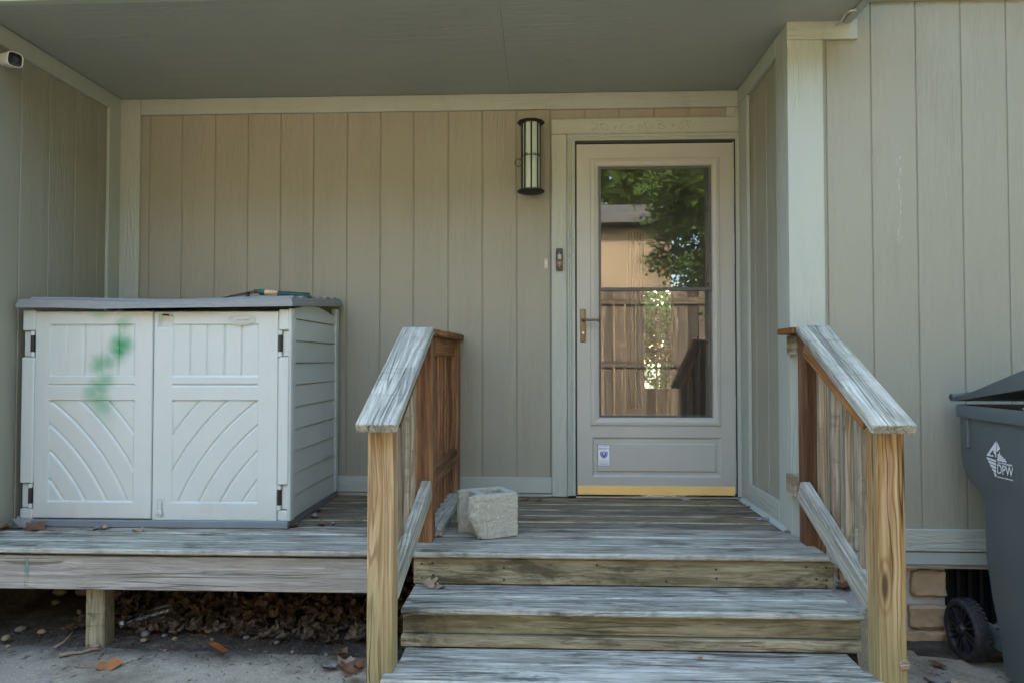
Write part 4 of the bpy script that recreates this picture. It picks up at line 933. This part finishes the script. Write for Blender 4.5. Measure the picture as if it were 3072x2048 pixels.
# printed emblem on the cart side, faces -X; local text x runs towards -Y
SD = lambda y_, z, x=CX0 - .0022: Matrix(((0, 0, -1, x), (-1, 0, 0, y_), (0, 1, 0, z), (0, 0, 0, 1)))
def flat(pts, x=CX0 - .0016): return prism(pts, 'x', x, x + .0004)
em = []
L_, T_, C_, B_ = (-1.148, .396), (-1.216, .466), (-1.213, .392), (-1.204, .318)
em.append(flat([(-1.150, .3985), (-1.2125, .463), (-1.2125, .3985)]))
em.append(flat([(-1.2165, .463), (-1.238, .436), (-1.2165, .420)]))
em.append(flat([(-1.150, .3925), (-1.2105, .3885), (-1.2105, .380), (-1.156, .384)])); em.append(flat([(-1.159, .381), (-1.2105, .376), (-1.2105, .366), (-1.167, .371)]))
em.append(flat([(-1.170, .368), (-1.2105, .362), (-1.2105, .352), (-1.179, .357)])); em.append(flat([(-1.182, .354), (-1.2105, .348), (-1.2105, .337), (-1.192, .342)])); em.append(flat([(-1.194, .339), (-1.2105, .334), (-1.2105, .321), (-1.204, .322)]))
for y0_, y1_, zt in ((-1.222, -1.229, .414), (-1.231, -1.236, .424), (-1.238, -1.247, .412), (-1.249, -1.256, .406), (-1.258, -1.268, .401)): em.append(flat([(y0_, .395), (y1_, .395), (y1_, zt), (y0_, zt)]))
em.append(flat([(-1.217, .388), (-1.276, .388), (-1.272, .394), (-1.217, .394)]))
V, F = joinvf(*em)
eb = mk('emblem', (V, F), 'white_decal', tc)
mk('emblem_blot', joinvf(*[lathe([(0, CX0 - .0022), (r_, CX0 - .0022)], 'x', (0, y_, z), 10) for y_, z, r_ in ((-1.190, .414, .0075), (-1.182, .409, .006), (-1.199, .408, .0065), (-1.203, .402, .005), (-1.194, .420, .005))]), 'cart', eb)
for tx_, sz_, z_, w_ in (('DPW', .053, .3535, .80), ('City of Indianapolis', .0125, .381, .92), ('Department of Public Works', .0085, .3245, .95)): mk('lettering', textvf(tx_, sz_, SD(-1.2655, z_), .0003, 0, w_), 'white_decal', eb)
def lumps(name, c, r, sd, mat, sc_=(1, 1, 1)):
    bm = bmesh.new(); bmesh.ops.create_icosphere(bm, subdivisions=4, radius=1)
    for v in bm.verts:
        p = v.co.copy(); k = 1 + .25 * noise.noise(p * 1.7 + Vector((sd, 0, 0))) + .12 * noise.noise(p * 4.5 + Vector((0, sd, 0))); v.co = Vector((p.x * sc_[0], p.y * sc_[1], p.z * sc_[2])) * r * k + Vector(c)
    return mk(name, bmout(bm), mat, smooth=True)
tag(lumps('garbage_bag', (1.87, -1.33, .47), .2, 1.0, 'bag', (1.1, 1.5, .75)), 'dark stuffed garbage bag showing under the ajar cart lid', 'garbage bag')
tag(lumps('crumpled_paper', (1.66, -1.33, .594), .022, 3.0, 'white_decal', (1, 1.3, .6)), 'crumpled pale paper on the rubbish at the cart rim', 'paper')

# ------------------------------------------------------------------ leaves, pebbles, twigs, bottle
def leafvf(size, sd, lobes=5, curl=.35):
    r_ = random.Random(sd); n = 22; P = []
    for i in range(n):
        t = 2 * math.pi * i / n; k = .55 + .45 * abs(math.cos(lobes * t / 2 + .2)) ** .7; k *= 1 + r_.uniform(-.12, .12); P.append((math.cos(t) * k, math.sin(t) * k * .85))
    ca, cb_, ph = r_.uniform(.4, 1) * curl, r_.uniform(-.5, 1) * curl, r_.uniform(0, 6)
    def zf(x, y_): return ca * x * x + cb_ * y_ * y_ + .16 * curl * math.sin(4 * x + ph) - .3 * curl * abs(y_) * (1 if sd % 2 else -.6)
    V = [(0, 0, zf(0, 0))] + [(x * .5, y_ * .5, zf(x * .5, y_ * .5)) for x, y_ in P] + [(x, y_, zf(x, y_)) for x, y_ in P]
    F = [[0, 1 + i, 1 + (i + 1) % n] for i in range(n)] + [[1 + i, 1 + n + i, 1 + n + (i + 1) % n, 1 + (i + 1) % n] for i in range(n)]
    o = len(V); V += [(-.2, .02, zf(0, 0)), (-.2, -.02, zf(0, 0)), (-1.2, 0, .05), (-1.2, -.02, .05)]; F.append([o, o + 1, o + 3, o + 2])
    V = np.array(V) * size; return V, F
LEAFN = [0]
def leaf(x, y_, z, size, mat, rz, label, group, curl=.35, tilt=(0, 0)):
    LEAFN[0] += 1; V, F = leafvf(size, LEAFN[0] * 13 + 1, 5, curl)
    rot = Matrix.Rotation(rz, 4, 'Z') @ Matrix.Rotation(tilt[0], 4, 'X') @ Matrix.Rotation(tilt[1], 4, 'Y')
    zm = min((rot @ Vector(p)).z for p in V)
    o = mk('dead_leaf', (V, F), mat, None, Matrix.Translation((x, y_, z - zm + .001)) @ rot, True); return tag(o, label, 'leaf', group)
G1 = 'dead leaves on the porch deck'; G2 = 'dead leaves on the patio'
leaf(-2.555, -.895, 0, .052, 'leaf_brown', .3, 'large curled russet-brown leaf at the foot of the shed doors', G1, .7, (.3, .2))
leaf(-2.640, -.875, 0, .050, 'leaf_grey', 1.3, 'pale grey curled leaf standing up beside the shed', G1, .8, (.7, .1))
leaf(-2.705, -.895, 0, .040, 'leaf_brown', 2.1, 'dark brown leaf in the corner of the left porch wall and shed', G1, .5)
for x, y_, m, s, r_ in ((-2.285, -.885, 'leaf_grey', .034, .4), (-2.235, -.880, 'leaf_tan', .030, 2.2), (-2.06, -.905, 'leaf_tan', .028, 1.1)): leaf(x, y_, 0, s, m, r_, 'small dry leaf lying in front of the shed base', G1, .6)
for x, y_, m, s, r_ in ((-1.371, -.80, 'leaf_brown', .030, .2), (-1.252, -.765, 'leaf_brown', .026, 1.9), (-1.335, -.60, 'leaf_grey', .032, 3.0), (-1.20, -.745, 'leaf_tan', .018, 2.0), (-1.36, -.45, 'leaf_brown', .022, 5.0)): leaf(x, y_, 0, s, m, r_, 'small dry leaf on the deck beside the shed side wall', G1, .7)
leaf(-.945, -1.04, 0, .030, 'leaf_brown', 1.2, 'brown curled leaf behind the stair post on the deck', G1, .8, (.5, 0))
for x, y_, s in ((-.30, -.12, .030), (-.225, -.125, .026), (-.24, -.60, .016)): leaf(x, y_, 0, s, 'leaf_brown', x * 40, 'dark brown leaf on the boards between the block and the door', G1, .5)
leaf(-.60, -.10, 0, .032, 'leaf_orange', .8, 'orange-brown leaf against the base trim behind the concrete block', G1, .6, (.6, 0))
for x, y_, m, s in ((.885, -.20, 'leaf_tan', .022), (.905, -.27, 'leaf_brown', .020), (.87, -.33, 'leaf_orange', .016)): leaf(x, y_, 0, s, m, y_ * 30, 'small leaf fragment in the porch corner right of the storm door', G1, .6)
leaf(-.668, -1.235, -.132, .040, 'leaf_tan', .5, 'pale tan crumpled leaf on the upper step tread', G1, 1.0, (.3, .1)); leaf(-.610, -1.25, -.132, .026, 'leaf_tan', 2.6, 'small tan curled leaf scrap beside the crumpled leaf on the upper tread', G1, .9)
leaf(.36, -1.53, -.278, .012, 'leaf_orange', .5, 'tiny orange leaf bit on the bottom step tread', G1, .4)
leaf(1.05, -1.10, -.155, .045, 'leaf_brown', 1.0, 'brown leaf lying on the concrete pier behind the stair railing', G1, .6)
leaf(-1.545, -1.215, gz(-1.55), .062, 'leaf_orange', 2.3, 'bright orange-tan leaf standing on the patio by the leaf litter', G2, .35, (.75, .15))
leaf(-1.915, -1.345, gz(-1.9), .052, 'leaf_orange', .5, 'orange-tan leaf lying flat on the patio near the twig', G2, .35, (.2, 0))
leaf(-2.08, -1.49, gz(-2), .032, 'leaf_grey', .2, 'grey-brown leaf lying flat on the patio', G2, .2)
for i, (x, y_, m, s) in enumerate(((-1.00, -1.25, 'leaf_tan', .050), (-.94, -1.28, 'leaf_orange', .036), (-1.05, -1.30, 'leaf_grey', .045), (-.90, -1.22, 'leaf_brown', .05), (-.97, -1.33, 'leaf_brown', .045), (-.88, -1.32, 'leaf_grey', .035), (-1.03, -1.20, 'leaf_brown', .045), (-.93, -1.40, 'leaf_brown', .04), (-.86, -1.46, 'leaf_tan', .03))):
    leaf(x, y_, gz(x) + .002 * i, s, m, i * 1.3, 'dry leaf in the small heap against the stair post', G2, .6, (.3 * math.sin(i), .2))
for i, (x, y_, m, s) in enumerate(((1.36, -1.20, 'leaf_grey', .05), (1.30, -1.30, 'leaf_brown', .055), (1.42, -1.28, 'leaf_tan', .05), (1.22, -1.42, 'leaf_brown', .06), (1.33, -1.45, 'leaf_grey', .05), (1.44, -1.06, 'leaf_brown', .035))):
    leaf(x, y_, gz(x) + .002 * i, s, m, i * 2.3, 'dry leaf on the patio between the stair post and the cart wheel', G2, .35, (.1 * math.sin(i), .1))
def litter():
    VV, FF = [], []; r_ = random.Random(3); base = [leafvf(1, s, r_.choice((3, 5, 5)), .75) for s in range(24)]
    # light version: drop the inner ring
    lite = []
    for V, F in base:
        n = 22; V2 = [V[0]] + [V[1 + n + i] * .98 for i in range(0, n)]; lite.append((np.array(V2), [[0, 1 + i, 1 + (i + 1) % n] for i in range(n)]))
    for k in range(2600):
        u = r_.random(); x = r_.uniform(-2.0, -.62) if u < .86 else r_.uniform(-2.3, -2.0); y_ = -1.06 + (1 - r_.random() ** 1.3) * .95 * (1 if x > -2 else .8)
        if x > -1.0 and r_.random() < .25: y_ = r_.uniform(-1.25, -1.0)
        lim = -1.03 + .10 * noise.noise(Vector((x * 4, 0, 0)))
        if y_ < lim and r_.random() < .85: continue
        back = max(0, min(1, (y_ + 1.05) / .55)); dens = 1 if x > -2.0 else .35
        z = gz(x) + .018 + back * .085 * dens * (.55 + .6 * noise.noise(Vector((x * 3, y_ * 3, 1)))) + r_.uniform(0, .03) * back
        V, F = r_.choice(lite); s = r_.uniform(.012, .040); M3 = np.array((Matrix.Rotation(r_.uniform(0, 6.28), 3, 'Z') @ Matrix.Rotation(r_.gauss(0, .45), 3, 'X') @ Matrix.Rotation(r_.gauss(0, .4), 3, 'Y')))
        Q = (V * s) @ M3.T + np.array((x, y_, z)); o = len(VV); VV += [tuple(p) for p in Q]; FF += [[i + o for i in f] for f in F]
    return VV, FF
tag(mk('leaf_litter', litter(), 'litter', smooth=False), 'deep brown dead leaf litter heaped on the soil under the porch deck', 'leaf litter', kind='stuff')
def pebble(x, y_, s, sd, mat):
    bm = bmesh.new(); bmesh.ops.create_icosphere(bm, subdivisions=2, radius=1); r_ = random.Random(sd); sx, sy, sz = r_.uniform(.9, 1.3), r_.uniform(.7, 1), r_.uniform(.5, .75)
    for v in bm.verts:
        p = v.co.copy(); k = 1 + .18 * noise.noise(p * 1.4 + Vector((sd, 0, 0))); v.co = Vector((p.x * sx, p.y * sy, p.z * sz)) * s * k
    V, F = bmout(bm); mw = Matrix.Translation((x, y_, gz(x) + s * .42 + (.025 if y_ > -.9 else 0))) @ Matrix.Rotation(sd, 4, 'Z')
    return tag(mk('pebble', (V, F), mat, None, mw, True), None, 'pebble', 'pebbles under the deck edge')
PB = [(-1.948, -1.03, .021), (-1.698, -.96, .021), (-2.078, -1.175, .018), (-2.513, -1.03, .024), (-2.506, -1.125, .019), (-2.41, -1.04, .017), (-1.862, -1.03, .012), (-1.921, -1.09, .015), (-2.62, -.62, .038), (-2.50, -.60, .040), (-2.42, -.63, .030), (-2.32, -.62, .028), (-2.55, -.75, .018), (-2.28, -.78, .014), (-2.36, -.86, .016), (-2.22, -.95, .014), (-1.80, -1.06, .012), (-1.64, -1.05, .010), (-1.50, -1.02, .013), (-1.35, -1.06, .011), (-1.45, -.93, .015), (-1.86, -.9, .020), (-1.98, -.86, .018), (-2.44, -1.20, .010), (-2.30, -1.30, .009), (-1.78, -1.18, .008), (-1.25, -1.15, .009), (-1.10, -1.17, .011)]
for i, (x, y_, s) in enumerate(PB):
    o = pebble(x, y_, s, i + 1, 'pebble' if i % 3 else 'pebble_grey')
    o['label'] = 'rounded tan pebble on the dirt below the deck edge' if i % 3 else 'rounded grey pebble on the dirt below the deck edge'
def twig(pts, r0, label): return tag(mk('twig', tube(pts, [r0 * (1 - .5 * i / (len(pts) - 1)) * (1 + .15 * math.sin(i * 5)) for i in range(len(pts))], 7), 'twig', smooth=True), label, 'twig', 'twigs on the patio')
zt_ = lambda x, y_, h=.006: (x, y_, gz(x) + h)
twig([zt_(-2.165, -1.28, .008), zt_(-2.13, -1.262, .012), zt_(-2.10, -1.24), zt_(-2.075, -1.215, .010), zt_(-2.045, -1.195)], .0085, 'thick crooked brown twig on the patio in front of the deck post')
twig([zt_(-2.24, -1.20), zt_(-2.235, -1.15, .01), zt_(-2.245, -1.10, .014), zt_(-2.255, -1.06, .02)], .0065, 'short grey twig leaning on the dirt left of the deck post')
twig([zt_(-2.05, -1.36), zt_(-2.0, -1.37), zt_(-1.95, -1.355), zt_(-1.93, -1.36)], .003, 'thin dark twig on the patio behind the flat orange leaf')
twig([zt_(1.18, -1.36), zt_(1.25, -1.33), zt_(1.33, -1.34), zt_(1.38, -1.33)], .004, 'thin twig among the leaves by the cart wheel')
bt = thing('plastic_bottle', 'clear crushed plastic bottle half buried in the leaves under the deck', 'bottle', (-1.96, -.80, -.40))
V, F = lathe([(.0, 0), (.03, .001), (.034, .01), (.032, .04), (.034, .06), (.031, .08), (.034, .10), (.033, .14), (.024, .165), (.012, .185), (.012, .20)], 'x', (0, 0, 0), 18); V = [(x, y_ * (1 - .2 * math.sin(x * 30)), z * (.8 + .1 * math.sin(x * 50 + y_ * 40))) for x, y_, z in V]
mwb = Matrix.Translation((-1.90, -.90, -.355)) @ Matrix.Rotation(R(200), 4, 'Z') @ Matrix.Rotation(R(12), 4, 'Y'); mk('bottle_body', (V, F), 'pet', bt, mwb, True)
mk('bottle_cap', lathe([(.0, .215), (.014, .214), (.014, .198)], 'x', (0, 0, 0), 14), 'white_decal', bt, mwb)
tag(lumps('lint_tuft', (.880, -.575, .008), .020, 5.0, 'leaf_grey', (1.5, .9, .45)), 'pale fluffy tuft on the deck boards by the right recess wall', 'tuft')
tag(mk('paper_scrap', boxvf(.585, .625, -.075, -.062, .0015, .0022), 'paper'), 'tiny white paper scrap on the deck before the storm door', 'paper')

# ------------------------------------------------------------------ yard behind the camera, seen in the door glass, plus trees added to screen sky
fe = thing('board_fence', 'tall brown board fence across the yard, mirrored in the storm door glass', 'fence', (0, -6.2, -.5))
x = -7.0
while x < 8.5:
    w = .139 + rnd.uniform(-.004, .004); vboard('fence_board', x, x + w, -6.215, -6.197, -.52, 1.80 + rnd.uniform(-.02, .02), 'fence', fe, .003); x += w + rnd.uniform(.004, .016)
for z in (1.62, .72, -.15): hboard('fence_rail', -7, 8.5, -6.196, -6.158, z - .045, z + .045, 'fence', fe, .003)
nb = thing('neighbour_garage', 'tan garage beyond the fence, mirrored in the upper storm door glass', 'garage', (-1.5, -12, -.5))
mk('wall', boxvf(-6, 2.25, -14, -9.4, -.5, 3.35), 'neigh', nb); mk('roof', prism([(-14.4, 3.30), (-9.0, 3.30), (-9.0, 3.44), (-11.7, 4.2), (-14.4, 3.44)], 'x', -6.4, 2.6), 'roof', nb)
gw = mk('window', frame(-.9, .2, 1.1, 2.4, .09, -9.40, -9.34), 'trim', nb); mk('pane', boxvf(-.81, .11, -9.39, -9.37, 1.19, 2.31), 'lens', gw)
def tree(x, y_, h, cr, n, sd, label, ls=1.0):
    r_ = random.Random(sd); t = thing('yard_tree', label, 'tree', (x, y_, -.5), 'yard trees')
    pts = [(x, y_, -.55), (x + r_.uniform(-.1, .1), y_, h * .25), (x + r_.uniform(-.2, .2), y_ + .1, h * .5), (x + r_.uniform(-.3, .3), y_, h * .75)]
    limbs = [tube(pts, [.16, .13, .10, .05], 8)]
    ends = []
    for k in range(9):
        p = Vector(pts[1 + k % 3]); a_ = r_.uniform(0, 6.28); e = p + Vector((math.cos(a_) * cr * .75, math.sin(a_) * cr * .75, r_.uniform(.2, .5) * cr)); limbs.append(tube([p, (p + e) / 2 + Vector((0, 0, .15)), e], [.05, .035, .012], 6)); ends.append(e)
    mk('trunk', joinvf(*limbs), 'bark', t)
    cl_ = [Vector((x, y_, h * .62)) + Vector((r_.gauss(0, 1), r_.gauss(0, 1), r_.gauss(0, .8))).normalized() * cr * r_.uniform(.35, 1) for _ in range(34)] + ends
    V, F = [], []
    for k in range(n):
        c = r_.choice(cl_); p = c + Vector((r_.gauss(0, .28), r_.gauss(0, .28), r_.gauss(0, .22))) * cr * .42; s = r_.uniform(.05, .10) * ls
        a_ = Vector((r_.gauss(0, 1), r_.gauss(0, 1), r_.gauss(0, .6))).normalized(); b = a_.cross(Vector((r_.gauss(0, 1), r_.gauss(0, 1), r_.gauss(0, 1)))).normalized(); o = len(V)
        V += [tuple(p - a_ * s), tuple(p + b * s * .5), tuple(p + a_ * s), tuple(p - b * s * .5)]; F.append([o, o + 1, o + 2, o + 3])
    mk('crown', (V, F), 'tree_leaf', t)
tree(2.9, -7.0, 5.2, 1.7, 17000, 1, 'leafy yard tree whose branches hang over the mirrored fence', .6)
tree(5.2, -10.5, 9.5, 3.2, 11000, 2, 'tall green tree beyond the fence, mirrored high in the door glass')
tree(-6.5, -16, 9.0, 3.5, 9000, 3, 'broad tree standing left of the mirrored garage')
tree(1.2, -20, 9.5, 3.4, 9000, 4, 'distant round tree rising over the mirrored garage roof')
tree(2.5, 11.5, 2.7, 1.9, 12000, 5, 'green tree seen through the far hall window')
tree(6.2, -3.6, 7.0, 2.6, 12000, 6, 'leafy tree added out of view at the yard side to screen sky beyond the trash cart end of the house')  # out-of-view tree added to block side sky and darken the left porch wall
tree(7.6, -7.2, 8.0, 2.8, 11000, 7, 'tall leafy tree added in the yard corner behind the board fence end to screen sky')  # second tree added to hold back sky light from that side
for i, (x, y_, h) in enumerate(((-13, -12, 9), (-9, -15, 10), (-4.5, -17, 10.5), (-.8, -19, 9), (4.5, -17, 11), (8.5, -14, 10.5), (12.5, -10, 10), (15, -5, 9), (-15, -6, 9))):  # row added as horizon blockers, dense crowns dim the upper porch wall
    tree(x, y_, h, 3.6, 7500, 20 + i, 'tall leafy tree in the row added beyond the board fence to screen low sky', 3.0)

r1 = [o for o in bpy.data.objects if o.name.startswith('riser')][0]
for x, z in ((-.70, -.052), (-.70, -.112), (-.655, -.048), (-.652, -.098), (-.36, -.066), (-.36, -.114), (.02, -.050), (.30, -.112), (.50, -.062), (.502, -.098), (.86, -.048), (.90, -.096), (.94, -.05), (.94, -.10), (.94, -.125)):
    mk('nail_head', lathe([(0, -1.1925), (.0042, -1.1920), (.0046, -1.1905)], 'y', (x, 0, z), 10), 'iron', r1)
def debris():
    V, F = [], []; r_ = random.Random(5)
    for k in range(1500):
        if r_.random() < .82:
            x = r_.uniform(-2.75, -.82); y_ = -1.02 - abs(r_.gauss(0, .17)) + .05 * r_.random()
        else: x = r_.uniform(1.03, 1.75); y_ = r_.uniform(-1.7, -.85)
        if r_.random() < .12: y_ = r_.uniform(-1.9, -1.0)
        L = r_.choice((.003, .004, .006, .010, .016)) * r_.uniform(.6, 1.4); w = r_.uniform(.0012, .0035); a_ = r_.uniform(0, 6.28); z = gz(x) + .0012; h = r_.uniform(.001, .004)
        u = Vector((math.cos(a_), math.sin(a_), 0)) * L; n_ = Vector((-math.sin(a_), math.cos(a_), 0)) * w; c = Vector((x, y_, z)); o = len(V)
        V += [tuple(c - u), tuple(c + n_ + u * .2), tuple(c + u), tuple(c - n_ - u * .1), tuple(c + Vector((0, 0, h)))]; F += [[o, o + 1, o + 4], [o + 1, o + 2, o + 4], [o + 2, o + 3, o + 4], [o + 3, o, o + 4]]
    return V, F
tag(mk('leaf_crumbs', debris(), 'crumb'), 'fine leaf crumbs and bark bits scattered over the patio edge', 'debris', kind='stuff')
tree(2.75, -7.3, 3.3, 1.25, 12000, 31, 'low bushy yard tree against the board fence, mirrored at the right of the door glass', .6)
